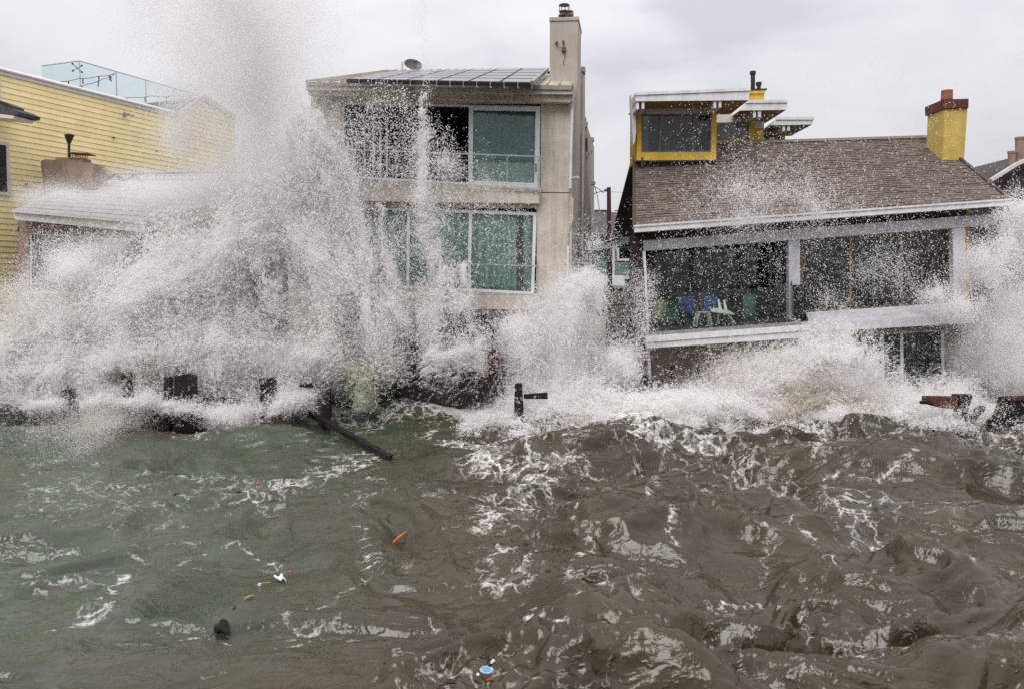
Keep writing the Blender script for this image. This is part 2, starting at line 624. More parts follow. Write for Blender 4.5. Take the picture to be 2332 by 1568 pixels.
xs = axis(-16.5, 16.5, 0.042, -700, 700)
ys = axis(6.6, 24.6, 0.026, -900, 24.9)
XX, YY = np.meshgrid(xs, ys)
sh = XX.shape
x, y = XX.ravel(), YY.ravel()


BEAM_UV = ((735, 972), (890, 1046))


def sea_height(x, y):
    n = len(x)
    z0 = np.zeros(n, np.float32)
    far = sstep(40, 15, np.hypot(x, y - 16))
    right = sstep(-3.0, 1.5, x + (16 - y) * 0.12 + 1.6 * fbm(np.stack([x * .25, y * .25, z0], 1), 2))
    wv = fbm(np.stack([x * 0.22, y * 0.22, z0 + 3.3], 1), 2, vec=True)
    wx, wy = x + wv[:, 0] * 1.9, y + wv[:, 1] * 1.9
    h = 0.12 * np.sin(wy * 1.05 + wx * 0.25 + 0.6) + 0.06 * np.sin(wx * 0.8 - wy * 0.6)
    w2 = fbm(np.stack([x * 0.8, y * 0.8, z0 + 9.1], 1), 2, vec=True)
    vx, vy = wx + w2[:, 0] * 0.7, wy + w2[:, 1] * 0.7

    def ridge(fx, fy, sk, ph, sharp=0.10):
        q = vnoise(np.stack([vx * fx + vy * sk, vy * fy, z0 + ph], 1))
        return 1 - 2 * np.sqrt(q * q + sharp * sharp)
    h += (0.16 + 0.14 * right) * vnoise(np.stack([wx * 0.5, wy * 0.8, z0 + 1.0], 1))
    h += (0.11 + 0.21 * right) * ridge(0.46, 0.95, 0.25, 5.0, 0.10)
    patch = 0.55 + 0.45 * sstep(-0.25, 0.3, fbm(np.stack([x * .45, y * .6, z0 + 13], 1), 2))
    h += (0.052 + 0.078 * right) * ridge(1.15, 2.3, .35, 8.0, 0.08) * patch
    h += (0.030 + 0.026 * right) * ridge(2.6, 5.4, -.7, 2.0, 0.07) * patch
    h += (0.015 + 0.014 * right) * ridge(5.5, 12.0, 1.2, 4.0, 0.09) * patch
    d = seg_dist(x, y, px_poly([(620, 975), (730, 958), (880, 962), (1030, 968)]))
    h += 0.26 * np.exp(-(d / 0.55) ** 2)
    d = seg_dist(x, y, px_poly([(1030, 985), (1300, 1000), (1600, 1000), (1900, 990), (2340, 985)]))
    h += 0.24 * np.exp(-(d / 1.0) ** 2)
    d = seg_dist(x, y, px_poly([(1780, 1000), (1900, 1018), (2000, 1028), (2130, 1040)]))
    h += 0.16 * np.exp(-(d / 0.4) ** 2)
    h += 0.34 * np.exp(-((y - 23.0) / 0.9) ** 2) * sstep(-0.5, -3.0, x) * (0.75 + 0.5 * vnoise(np.stack([x * .7, z0, z0 + 3], 1)))
    # the water lies quieter round the floating beam
    d = seg_dist(x, y, px_poly(BEAM_UV))
    h = h * (1 - 0.9 * np.exp(-(d / 0.7) ** 2))
    return h * (0.15 + 0.85 * far)


FOAM = [  # (polyline in the photograph's pixels, half-width in metres, strength)
    ([(560, 1140), (660, 1105), (760, 1065), (840, 1035)], 0.55, 0.85),
    ([(640, 1130), (760, 1100), (830, 1085)], 0.35, 0.7),
    ([(320, 1082), (400, 1072), (480, 1098)], 0.38, 0.75),
    ([(395, 1003), (470, 1012), (420, 1003)], 0.25, 0.8),
    ([(392, 972), (400, 1000), (450, 1010), (530, 1000), (565, 985)], 0.24, 0.8),
    ([(470, 962), (520, 975), (570, 985)], 0.42, 1.2),
    ([(250, 905), (243, 950)], 0.16, 0.9),
    ([(130, 950), (190, 915)], 0.14, 0.9), ([(0, 1000), (100, 960), (180, 930)], 0.12, 0.6),
    ([(0, 1120), (120, 1085), (240, 1060)], 0.2, 0.35),
    ([(720, 948), (850, 952), (1030, 960)], 0.16, 0.9),
    ([(850, 990), (900, 960), (930, 955)], 0.12, 0.7),
    ([(1230, 975), (1215, 1040), (1205, 1080), (1235, 1110), (1180, 1150), (1140, 1175), (1125, 1215)], 0.34, 0.85),
    ([(1080, 1062), (1130, 1070), (1160, 1080)], 0.3, 0.95),
    ([(1260, 1080), (1310, 1072), (1340, 1085)], 0.35, 0.8),
    ([(1240, 1110), (1265, 1150), (1255, 1190)], 0.15, 0.6),
    ([(1100, 1300), (1130, 1270), (1180, 1280), (1215, 1305), (1150, 1320), (1105, 1325)], 0.2, 0.8),
    ([(1560, 1000), (1640, 1040), (1700, 1085), (1760, 1120), (1840, 1140), (1920, 1210), (1975, 1255)], 0.34, 0.8),
    ([(1640, 1020), (1760, 1060), (1860, 1080)], 0.3, 0.55),
    ([(1500, 1225), (1560, 1205), (1640, 1178)], 0.2, 0.65),
    ([(1800, 1240), (1890, 1290), (1900, 1330)], 0.15, 0.5),
    ([(1780, 985), (1900, 1015), (2000, 1025), (2130, 1035)], 0.40, 1.0),
    ([(2130, 1000), (2332, 1020)], 0.4, 0.8), ([(2200, 1060), (2332, 1090)], 0.4, 0.4),
    ([(170, 1400), (215, 1370), (235, 1350), (265, 1380), (210, 1390)], 0.16, 0.85),
    ([(235, 1350), (270, 1310), (300, 1290), (285, 1330)], 0.1, 0.8),
    ([(0, 1310), (80, 1320), (160, 1300), (330, 1310)], 0.12, 0.4),
    ([(90, 1415), (160, 1400), (250, 1395)], 0.08, 0.6),
    ([(820, 1200), (838, 1260), (858, 1300), (800, 1335), (700, 1370)], 0.09, 0.7),
    
    ([(640, 1380), (700, 1400), (780, 1402)], 0.09, 0.65), ([(700, 1395), (650, 1430), (600, 1450)], 0.08, 0.5),
    ([(955, 1385), (960, 1410), (1010, 1440), (1030, 1500)], 0.07, 0.7),
    
    ([(1130, 1455), (1150, 1500), (1165, 1530), (1150, 1568)], 0.09, 0.8),
    ([(1230, 1500), (1200, 1560)], 0.08, 0.7), ([(1270, 1540), (1350, 1520), (1450, 1565)], 0.1, 0.6),
    ([(1410, 1480), (1440, 1520), (1480, 1568)], 0.12, 0.6),
    ([(1340, 1330), (1400, 1400), (1420, 1470)], 0.14, 0.4), ([(1470, 1290), (1480, 1350), (1460, 1400)], 0.07, 0.4),
    ([(1950, 1540), (2000, 1520), (2020, 1500)], 0.09, 0.7), ([(1860, 1490), (1900, 1510)], 0.08, 0.5),
    ([(1720, 1300), (1760, 1220), (1700, 1180)], 0.12, 0.35), ([(2040, 1460), (2080, 1440)], 0.1, 0.3),
    ([(1450, 1060), (1500, 1130), (1480, 1200), (1530, 1260)], 0.08, 0.55), ([(1560, 1350), (1700, 1330), (1850, 1380)], 0.08, 0.5),
    ([(2000, 1150), (2150, 1180), (2300, 1160)], 0.09, 0.5), ([(1300, 1200), (1330, 1290), (1290, 1400)], 0.07, 0.55),
    ([(1230, 1400), (1280, 1480), (1260, 1560)], 0.06, 0.6),
    ([(430, 1250), (520, 1230), (640, 1260)], 0.08, 0.45), ([(100, 1240), (220, 1225), (330, 1250)], 0.08, 0.45),
    ([(1640, 1440), (1760, 1470), (1900, 1450), (2050, 1480)], 0.06, 0.5), ([(2100, 1280), (2200, 1330), (2320, 1320)], 0.07, 0.45),
    ([(1380, 1080), (1460, 1060), (1560, 1075)], 0.1, 0.6), ([(1860, 1100), (2000, 1110), (2140, 1090)], 0.1, 0.6),
    ([(300, 1480), (420, 1500), (560, 1490)], 0.05, 0.45), ([(640, 1520), (760, 1500), (880, 1530)], 0.05, 0.5),
    ([(400, 1130), (540, 1170), (620, 1165)], 0.25, 0.35), ([(0, 1200), (60, 1180), (200, 1190)], 0.25, 0.2),
]
z = sea_height(x, y)
foam = np.zeros(len(x), np.float32)
jit = fbm(np.stack([x * 1.3, y * 1.3, x * 0 + 2], 1), 3, vec=True)
jx, jy = x + jit[:, 0] * 0.28, y + jit[:, 1] * 0.28
near = (np.abs(x) < 17) & (y > 6)
for pts, wd, st in FOAM:
    st = st + 0.17 if st < 0.62 else st * 0.93
    pp = px_poly(pts)
    m = near & (x > pp[:, 0].min() - 2) & (x < pp[:, 0].max() + 2) & (y > pp[:, 1].min() - 2) & (y < pp[:, 1].max() + 2)
    d = seg_dist(jx[m], jy[m], pp)
    foam[m] = np.maximum(foam[m], st * np.exp(-(d / (wd * 1.35)) ** 2))
# churned white under the houses on the right, and thin drifting lace everywhere
d = seg_dist(jx, jy, px_poly([(1030, 960), (1200, 975), (1450, 995), (1650, 980), (1850, 970), (2340, 960)]))
foam = np.maximum(foam, 1.5 * np.exp(-(d / 1.0) ** 2) * near)
foam = np.maximum(foam, (1.4 * sstep(22.6, 23.6, y + 0.5 * jit[:, 2])) * near)
foam = np.maximum(foam, 0.95 * np.exp(-(seg_dist(jx, jy, px_poly([(1030, 1000), (1300, 1030), (1600, 1030), (1900, 1040), (2340, 1030)])) / 1.3) ** 2) * near * sstep(-.35, .35, jit[:, 2] + .2))
foam = np.maximum(foam, 0.75 * sstep(21.2, 22.6, y + 0.6 * jit[:, 2]) * near)
drift = fbm(np.stack([jx * 0.5, jy * 0.7, x * 0 + 6], 1), 3)
foam = np.maximum(foam, 0.52 * sstep(-0.05, 0.5, drift))
# colour of the water body: green on the left, churned brown on the right
gx = x - (-2.2) - 0.20 * (y - 14) * sstep(10, 22, y) + 0.9 + 2.2 * fbm(np.stack([x * .30 + y * .1, y * .36, x * 0 + 4], 1), 4)
brown = sstep(-3.0, 2.4, gx + 0.35 * (9.5 - y) * sstep(12, 8, y))
brown = np.maximum(brown, sstep(0.6, 0.0, np.hypot((x + 8.6) / 3.2, (y - 21.6) / 1.6) - 0.55))
co = np.stack([x, y, z], 1).astype(np.float32)
me = bpy.data.meshes.new('sea')
ny_, nx_ = sh
idx = np.arange(ny_ * nx_).reshape(sh)
quads = np.stack([idx[:-1, :-1], idx[:-1, 1:], idx[1:, 1:], idx[1:, :-1]], -1).reshape(-1, 4)
me.vertices.add(len(co))
me.vertices.foreach_set('co', co.ravel())
me.loops.add(len(quads) * 4)
me.loops.foreach_set('vertex_index', quads.ravel().astype(np.int32))
me.polygons.add(len(quads))
me.polygons.foreach_set('loop_start', np.arange(0, len(quads) * 4, 4, dtype=np.int32))
me.update(calc_edges=True)
for nm, arr in (('foam', foam), ('brown', brown)):
    at_ = me.attributes.new(nm, 'FLOAT', 'POINT')
    at_.data.foreach_set('value', arr.astype(np.float32))
me.shade_smooth()


def sea_material():
    m, n, b = new_mat('storm_sea')
    L = n.links.new
    tc = n.nodes.new('ShaderNodeTexCoord')

    def attr(nm):
        a = n.nodes.new('ShaderNodeAttribute')
        a.attribute_name = nm
        return a.outputs['Fac']

    def math_(op, a, b_=None, clamp=False):
        q = n.nodes.new('ShaderNodeMath')
        q.operation = op
        q.use_clamp = clamp
        for i, s in enumerate((a, b_)):
            if s is None:
                continue
            if isinstance(s, (int, float)):
                q.inputs[i].default_value = s
            else:
                L(s, q.inputs[i])
        return q.outputs[0]

    def noise(scale, detail, rough=0.6, vec=None, dist=0.0):
        q = n.nodes.new('ShaderNodeTexNoise')
        q.inputs['Scale'].default_value = scale
        q.inputs['Detail'].default_value = detail
        q.inputs['Roughness'].default_value = rough
        q.inputs['Distortion'].default_value = dist
        L(vec or tc.outputs['Object'], q.inputs['Vector'])
        return q

    # warped coordinates so that the lace drifts
    wn = noise(1.4, 4)
    vm = n.nodes.new('ShaderNodeVectorMath')
    vm.operation = 'MULTIPLY_ADD'
    L(wn.outputs['Color'], vm.inputs[0])
    vm.inputs[1].default_value = (0.9, 0.9, 0.9)
    L(tc.outputs['Object'], vm.inputs[2])
    warp = vm.outputs[0]

    def lace(scale, width):
        vo = n.nodes.new('ShaderNodeTexVoronoi')
        vo.feature = 'DISTANCE_TO_EDGE'
        vo.inputs['Scale'].default_value = scale
        L(warp, vo.inputs['Vector'])
        r = n.nodes.new('ShaderNodeMapRange')
        r.inputs[1].default_value = 0.0
        r.inputs[2].default_value = width
        r.inputs[3].default_value = 1.0
        r.inputs[4].default_value = 0.0
        L(vo.outputs['Distance'], r.inputs[0])
        return r.outputs[0]
    l1 = lace(2.6, 0.16)
    l2 = lace(7.5, 0.22)
    gr = noise(34, 4, 0.7).outputs['Fac']
    med = noise(6, 5, 0.65, warp).outputs['Fac']
    pat = math_('MULTIPLY', math_('ADD', math_('MULTIPLY', l1, 0.55), math_('MULTIPLY', l2, 0.45)), 1.0)
    pat = math_('ADD', math_('MULTIPLY', pat, 0.62), math_('MULTIPLY', med, 0.42))
    pat = math_('ADD', pat, math_('MULTIPLY', math_('SUBTRACT', gr, 0.5), 0.55))
    f = math_('ADD', math_('MULTIPLY', attr('foam'), 0.72), pat)
    r = n.nodes.new('ShaderNodeMapRange')
    r.inputs[1].default_value = 0.88
    r.inputs[2].default_value = 1.42
    r.interpolation_type = 'SMOOTHSTEP'
    L(f, r.inputs[0])
    fo = r.outputs[0]
    # body colour, with clouds of stirred sand
    cl = noise(0.9, 6, 0.6, warp)
    mg = n.nodes.new('ShaderNodeMix'); mg.data_type = 'RGBA'
    mg.inputs[6].default_value = (0.024, 0.034, 0.019, 1)
    mg.inputs[7].default_value = (0.062, 0.080, 0.049, 1)
    L(cl.outputs['Fac'], mg.inputs[0])
    mb_ = n.nodes.new('ShaderNodeMix'); mb_.data_type = 'RGBA'
    mb_.inputs[6].default_value = (0.013, 0.0086, 0.003, 1)
    mb_.inputs[7].default_value = (0.056, 0.038, 0.0145, 1)
    L(cl.outputs['Fac'], mb_.inputs[0])
    mx = n.nodes.new('ShaderNodeMix'); mx.data_type = 'RGBA'
    L(attr('brown'), mx.inputs[0])
    L(mg.outputs[2], mx.inputs[6])
    L(mb_.outputs[2], mx.inputs[7])
    mf = n.nodes.new('ShaderNodeMix'); mf.data_type = 'RGBA'
    L(fo, mf.inputs[0])
    L(mx.outputs[2], mf.inputs[6])
    mf.inputs[7].default_value = (0.58, 0.555, 0.525, 1)
    L(mf.outputs[2], b.inputs['Base Color'])
    rr = n.nodes.new('ShaderNodeMapRange')
    rr.inputs[3].default_value = 0.06
    rr.inputs[4].default_value = 0.85
    L(fo, rr.inputs[0])
    L(rr.outputs[0], b.inputs['Roughness'])
    b.inputs['IOR'].default_value = 1.48
    b.inputs['Specular IOR Level'].default_value = 0.5
    mp = n.nodes.new('ShaderNodeMapping')
    mp.inputs['Scale'].default_value = (0.6, 1.5, 1)
    L(warp, mp.inputs[0])
    b1 = noise(4.2, 3, 0.5, mp.outputs[0], 0.6)
    b1.noise_type = 'RIDGED_MULTIFRACTAL'
    b1.normalize = True
    b1.inputs['Offset'].default_value = 0.9
    b1.inputs['Gain'].default_value = 1.3
    bp = n.nodes.new('ShaderNodeBump')
    bp.inputs['Strength'].default_value = 0.5
    bp.inputs['Distance'].default_value = 0.014
    L(b1.outputs['Fac'], bp.inputs['Height'])
    b3 = noise(9.0, 5, 0.6, mp.outputs[0], 0.3)
    bp3 = n.nodes.new('ShaderNodeBump')
    bp3.inputs['Strength'].default_value = 0.6
    bp3.inputs['Distance'].default_value = 0.008
    L(b3.outputs['Fac'], bp3.inputs['Height'])
    L(bp.outputs[0], bp3.inputs['Normal'])
    bp2 = n.nodes.new('ShaderNodeBump')
    bp2.inputs['Strength'].default_value = 0.5
    bp2.inputs['Distance'].default_value = 0.015
    L(math_('MULTIPLY', fo, math_('ADD', gr, 0.5)), bp2.inputs['Height'])
    L(bp3.outputs[0], bp2.inputs['Normal'])
    L(bp2.outputs[0], b.inputs['Normal'])
    return m


me.materials.append(sea_material())
sea = bpy.data.objects.new('sea', me)
COL.objects.link(sea)
tag(sea, 'churned storm sea, green on the left and muddy brown on the right, with foam lace', kind='structure')


def sea_z(X, Y):
    return float(sea_height(np.array([X], np.float32), np.array([Y], np.float32))[0])


def on_sea(u, v):
    """the point of the water surface seen at (u, v)"""
    q = PZ(u, v)
    for _ in range(6):
        q = PZ(u, v, sea_z(q.x, q.y))
    return q


# ================================================================== houses
# ------------------------------------------------------------------ tall stucco house in the middle
TP = Plane(1303, 24.3, 8.2)
tall = thing('stucco_house', 'three storey beige stucco house with solar panels and a tall square chimney', 'house',
             tuple(TP.pt(1000, 900, -4)))
TALLZ = 0.5
# front wall built round the three storeys of glass
holes = [(778, 236, 1232, 430), (780, 474, 1222, 668), (780, 708, 1222, 846)]
wall_with_holes(TP, (708, 222, 1302, 862), holes, 0.0, 0.30).build('wall', M['stucco'], tall)
# side and rear shell
body = MB()
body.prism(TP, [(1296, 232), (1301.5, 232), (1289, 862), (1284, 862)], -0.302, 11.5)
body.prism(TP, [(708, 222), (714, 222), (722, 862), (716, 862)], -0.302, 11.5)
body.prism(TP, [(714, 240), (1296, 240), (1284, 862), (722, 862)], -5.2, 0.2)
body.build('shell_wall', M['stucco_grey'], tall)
fl = MB()
for v0, v1 in ((430, 436), (668, 674), (846, 852)):
    fl.prism(TP, [(714, v0), (1294, v0), (1294, v1), (714, v1)], -0.305, 4.8)
for v0 in (228, 464, 700):
    fl.prism(TP, [(714, v0), (1294, v0), (1294, v0 + 5), (714, v0 + 5)], -0.305, 4.8)
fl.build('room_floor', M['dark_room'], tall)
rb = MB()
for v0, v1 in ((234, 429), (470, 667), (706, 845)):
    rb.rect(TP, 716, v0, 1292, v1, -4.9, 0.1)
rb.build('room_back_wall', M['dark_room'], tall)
# cornice, gutter and projecting bands
MB().prism(TP, [(700, 206), (1303, 217), (1300, 233), (778, 219), (703, 216)], 0.32, 0.31).build('cornice', M['stucco'], tall)
MB().prism(TP, [(697, 196), (1303.5, 206), (1303.5, 215), (697, 205)], 0.46, 0.60).build('gutter_board', M['cream_metal'], tall)
MB().prism(TP, [(698, 188), (1302, 197), (1302, 205), (698, 195)], 0.52, 0.14).build('gutter', M['grey_metal'], tall)
MB().prism(TP, [(778, 405), (1231, 430.5), (1231, 436), (778, 436)], -0.004, 0.28).build('sill', M['stucco'], tall)
MB().prism(TP, [(780, 650), (1222, 672.5), (1222, 676), (780, 676)], -0.004, 0.28).build('sill', M['stucco'], tall)
for (a, b_, c, d) in ((432, 437, 464, 458), (670, 674, 706, 702)):
    MB().prism(TP, [(740, a - 2), (1229, b_), (1228, c), (740, d)], 0.28, 0.278).build('balcony_band', M['stucco'], tall, bevel=0.012)
MB().rect(TP, 1231, 437.5, 1299, 439.5, 0.004, 0.006, 1).build('wall_joint', M['dark_brown'], tall)
# roof: a low slope above the gutter
e0, e1 = TP.pt(697, 187, 0.5), TP.pt(1303, 195, 0.5)
r0 = P(885, 162, 30.5)
nrm = (e1 - e0).cross(r0 - e0).normalized()
if nrm.z < 0:
    nrm = -nrm


def on_roof(u, v, off=0.0):
    d = ray(u, v)
    t = ((e0 + nrm * off) - EYE).dot(nrm) / d.dot(nrm)
    return EYE + d * t


def slab3(pts, n_, th):
    return MB().poly3(pts, -n_ * th)


r1 = on_roof(1300, 156)
slab3([e0, e1, r1, on_roof(885, 162)], nrm, 0.10).build('roof', M['roof_metal'], tall)
back = MB()
rl, rr = on_roof(885, 162), r1
dn = Vector((0.14, 5.5, -1.7))
back.poly3([rl + Vector((0, .02, 0)), rr + Vector((0, .02, 0)), rr + dn, rl + dn], Vector((0, 0, -0.1)))
back.build('rear_roof', M['roof_metal'], tall)
# standing seams
for k in range(23):
    t = k / 22
    a = e0.lerp(e1, t)
    b_ = on_roof(697 + (885 - 697) * 1, 162).lerp(r1, t)
    MB().bar(a + nrm * 0.02, b_ + nrm * 0.02, 0.035, 0.06, nrm).build('roof_seam', M['roof_metal'], tall)
# solar panels in rows
pl_, pr_ = on_roof(790, 180, 0.16), on_roof(1212, 188.5, 0.16)
ql_, qr_ = on_roof(893, 162, 0.16), on_roof(1246, 154.0, 0.16)
NR, NC = 5, 6
for i in range(NR):
    for j in range(NC):
        def sp(a, b_):
            return pl_.lerp(pr_, a).lerp(ql_.lerp(qr_, a), b_)
        g_ = 0.006
        a0, a1, b0, b1 = j / NC + g_ * .6, (j + 1) / NC - g_ * .6, i / NR + g_ * 2, (i + 1) / NR - g_ * 2
        q = [sp(a0, b0), sp(a1, b0), sp(a1, b1), sp(a0, b1)]
        pnl = slab3(q, nrm, 0.05).build('solar_panel', M['dark_frame'], tall)
        i0 = [p + (sum(q, Vector()) / 4 - p) * 0.045 + nrm * 0.004 for p in q]
        slab3(i0, nrm, 0.006).build('glass_face', M['solar'], pnl)
for k in range(15):
    t = k / 14
    a = pl_.lerp(pr_, t)
    MB().bar(a - nrm * 0.15 , a - nrm * 0.0, 0.05, 0.05).build('panel_clip', M['roof_metal'], tall)
MB().bar(pl_ - nrm * 0.06, pr_ - nrm * 0.06, 0.05, 0.10, nrm).build('panel_rail', M['dark_frame'], tall)
# flashing by the chimney
MB().bar(on_roof(1212, 189, 0.18), on_roof(1247, 158, 0.18), 0.09, 0.1, nrm).build('roof_flashing', M['grey_metal'], tall)
MB().bar(on_roof(1249, 166, 0.1), on_roof(1300, 160, 0.1), 0.07, 0.08, nrm).build('chimney_flashing', M['black_paint'], tall)
# torn verge trim at the right end
MB().prism(TP, [(1303, 168), (1310, 162), (1312, 200), (1308, 222), (1304, 236), (1301, 214)], 0.35, 0.08).build('verge_trim', M['stucco_grey'], tall)
MB().prism(TP, [(1299, 442), (1306, 455), (1305, 500), (1298, 520), (1294, 540), (1293, 560), (1296, 500)], 0.06, 0.05).build('torn_trim', M['stucco'], tall)
MB().tube([TP.pt(1303, 246, .12), TP.pt(1301, 300, .12), TP.pt(1298, 430, .12)], 0.045).build('downspout', M['white_paint'], tall)
MB().tube([TP.pt(1305, 230, .16), TP.pt(1302, 246, .12)], [0.08, 0.05]).build('downspout_elbow', M['white_paint'], tall)
MB().tube([TP.pt(1294, 560, .1), TP.pt(1292, 640, .1)], 0.035).build('lower_downspout', M['white_paint'], tall)
MB().tube([TP.pt(1300, 407, .0), TP.pt(1317, 404, .3)], 0.04).build('outlet_pipe', M['pale_pipe'], tall)
# chimney
CP = Plane(1285, 25.6, 8.2)
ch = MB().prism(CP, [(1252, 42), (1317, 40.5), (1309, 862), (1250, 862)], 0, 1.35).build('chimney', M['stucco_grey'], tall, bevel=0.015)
MB().prism(CP, [(1251, 40), (1318, 38), (1318, 46), (1251, 48)], 0.03, 1.42).build('chimney_cap', M['stucco_grey'], ch)
for (u, vt, vb, r, y_) in ((1285, 13, 38, 0.155, 0.45), (1297, 28, 39, 0.11, 0.2)):
    c0, c1 = CP.pt(u, vb, -y_), CP.pt(u, vt, -y_)
    h_ = (c1 - c0).length
    up = Vector((0, 0, 1))
    fl_ = MB().tube([c0, c0 + up * h_ * 0.42], [r * 0.8, r * 0.8], 14).tube([c0, c0 + up * 0.04], [r * 1.15, r * 1.15], 14).build('flue', M['rust'], ch)
    MB().tube([c1, c1 + up * 0.03], [r * 1.08, r * 0.9], 14).build('rain_cap', M['black_paint'], fl_)
    cg = MB()
    for k in range(9):
        a = k * 2 * math.pi / 9
        q = Vector((math.cos(a), math.sin(a), 0)) * r
        cg.bar(c0 + q + up * h_ * 0.4, c1 + q, 0.012)
    cg.tube([c0 + up * h_ * 0.40, c0 + up * h_ * 0.46], [r * 1.05] * 2, 14)
    cg.build('flue_cage', M['rust'], fl_)
bx = MB().prism(CP, [(1279, 107), (1288, 107), (1288, 117), (1279, 117)], 0.09, 0.09).build('junction_box', M['rust'], ch)
MB().tube([CP.pt(1279, 110, .05), CP.pt(1270, 107, .06), CP.pt(1266, 98, .05)], 0.008, 5).tube(
    [CP.pt(1285, 116, .05), CP.pt(1287, 128, .05), CP.pt(1283, 142, .04), CP.pt(1285, 149, .03)], 0.008, 5).tube(
    [CP.pt(1284, 107, .05), CP.pt(1283, 98, .05)], 0.012, 5).build('cable', M['black_paint'], ch)
MB().tube([CP.pt(1266, 100, .08), CP.pt(1269, 96, .03)], 0.035, 8).build('cable_clamp', M['rust'], ch)
MB().tube([CP.pt(1283, 98, .06), CP.pt(1283, 93, .02)], 0.03, 8).build('cable_clamp', M['rust'], ch)
# stepped rear parts seen along the right-hand side
sh_ = MB()
RP = Plane(1320, 27.4, 8.2)
sh_.prism(RP, [(1300, 155), (1327.5, 155), (1327, 862), (1300, 862)], 0, 1.2)
RP2 = Plane(1330, 30.2, 8.2)
sh_.prism(RP2, [(1300, 280), (1331, 268), (1339, 292), (1339, 862), (1300, 862)], 0, 2.2)
RP3 = Plane(1340, 33.4, 8.2)
sh_.prism(RP3, [(1310, 312), (1346, 312), (1346, 862), (1310, 862)], 0, 2.5)
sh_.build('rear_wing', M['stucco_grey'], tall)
tr = MB()
tr.prism(RP, [(1323, 152), (1332, 152), (1331, 163), (1323, 163)], 0.05, 0.5)
tr.prism(RP2, [(1329, 266), (1334, 266), (1334, 271), (1329, 271)], 0.1, 0.4)
tr.prism(RP2, [(1329, 277), (1338, 277), (1334, 290), (1329, 290)], 0.1, 0.4)
tr.prism(RP3, [(1343, 313), (1352, 313), (1352, 319), (1349, 322), (1347, 345), (1343, 345)], 0.1, 0.4)
tr.prism(RP3, [(1340, 306), (1344, 306), (1344, 640), (1340, 640)], 0.12, 0.1)
tr.prism(RP2, [(1334, 346), (1342, 346), (1336, 358), (1334, 358)], 0.1, 0.4)
tr.prism(RP3, [(1346, 412), (1356, 414), (1354, 420), (1346, 420)], 0.1, 0.3)
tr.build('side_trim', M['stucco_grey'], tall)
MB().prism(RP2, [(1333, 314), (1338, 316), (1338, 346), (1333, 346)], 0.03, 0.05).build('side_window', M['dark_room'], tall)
MB().tube([RP.pt(1327, 300, .1), RP.pt(1326, 640, .1)], 0.04).build('side_pipe', M['stucco'], tall)
# glazing: top storey
window(TP, [(778, 234), (1231, 242), (1229, 430), (779, 404)], tall, -0.05, 4, (), pane=False, name='opening_frame')
dr = window(TP, [(1068, 241), (1230, 244), (1226, 428), (1066, 421)], tall, 0.0, 10, (), m_glass=M['g_teal'], name='sliding_door')
MB().rect(TP, 1219.5, 372, 1221, 392, 0.05, 0.05).build('door_handle', M['dark_frame'], dr)
window(TP, [(780, 468), (1222, 484), (1216, 672), (780, 649)], tall, -0.02, 7, (0.34, 0.66), m_glass=M['g_teal'], name='window_wall')
MB().rect(TP, 1219.5, 592, 1221.5, 612, 0.05, 0.05).build('door_handle', M['dark_frame'], tall)
window(TP, [(782, 708), (1220, 708), (1220, 846), (782, 846)], tall, -0.10, 7, (0.34, 0.66), m_glass=M['g_dark'], name='window_wall')
bl = MB().rect(TP, 1072, 250, 1222, 366, -0.2, 0.02, 3).build('roller_blind', M['blind_teal'], tall)
curtain(TP, 1074, 364, 1222, 424, -0.26, 7, M['curtain_teal'], 'short pale green curtain below the blind in the top right sliding door', 0.03, 3)
g2 = 'green curtains on the second floor'
curtain(TP, 785, 476, 925, 664, -0.24, 9, M['curtain_teal'], 'pale green curtain behind the left second-floor pane of the stucco house', 0.085, 4, g2)
curtain(TP, 932, 480, 1066, 666, -0.24, 8, M['curtain_teal'], 'pale green curtain behind the middle second-floor pane of the stucco house', 0.085, 3, g2)
curtain(TP, 1074, 484, 1176, 668, -0.24, 8, M['curtain_teal'], 'pale green curtain behind the right second-floor pane of the stucco house', 0.085, 3, g2)
curtain(TP, 1190, 488, 1216, 668, -0.24, 2, M['curtain_teal'], 'narrow green curtain bunched at the right end of the second-floor window', 0.085, 1, g2)
# vertical blind strips in the dark room
for k, u in enumerate((828, 848, 864, 879)):
    MB().rect(TP, u, 262 + k * 5, u + 4.5, 400, -0.9, 0.02).build('blind_slat', M['white_frame'], tall)
# railings of the two upper storeys
def railing(pl, u0, u1, vt0, vt1, vb0, vb1, parent, posts, ncab, r_off=0.36):
    a, b_ = pl.pt(u0, vt0, r_off), pl.pt(u1, vt1, r_off)
    c, d = pl.pt(u0, vb0, r_off), pl.pt(u1, vb1, r_off)
    rl_ = MB().bar(a, b_, 0.05, 0.035).build('railing', M['steel'], parent)
    MB().bar(c, d, 0.05, 0.06).build('bottom_rail', M['steel'], rl_)
    for t in posts:
        MB().bar(a.lerp(b_, t), c.lerp(d, t), 0.022).build('rail_post', M['steel'], rl_)
    for k in range(1, ncab):
        s = k / ncab
        MB().tube([a.lerp(c, s), b_.lerp(d, s)], 0.0035, 5).build('rail_cable', M['steel'], rl_)
    e_ = MB()
    for k in (0, 0.5, 1):
        q = b_.lerp(d, k)
        e_.bar(q, q - pl.n * r_off, 0.02)
    e_.build('rail_bracket', M['steel'], rl_)


railing(TP, 790, 1232, 341, 357, 408, 431, tall, (0, 0.33, 0.635, 0.83, 0.985, 1), 9)
railing(TP, 1066, 1222, 601, 606, 665, 674, tall, (0, 1), 1, 0.2)
# ground floor: dark red boards
for k in range(14):
    u = 745 + k * 37.5
    MB().rect(TP, u, 762 + random.uniform(-2, 2), u + 36, 866, 0.03, 0.06).build('skirting_board', M['skirt_red'], tall)
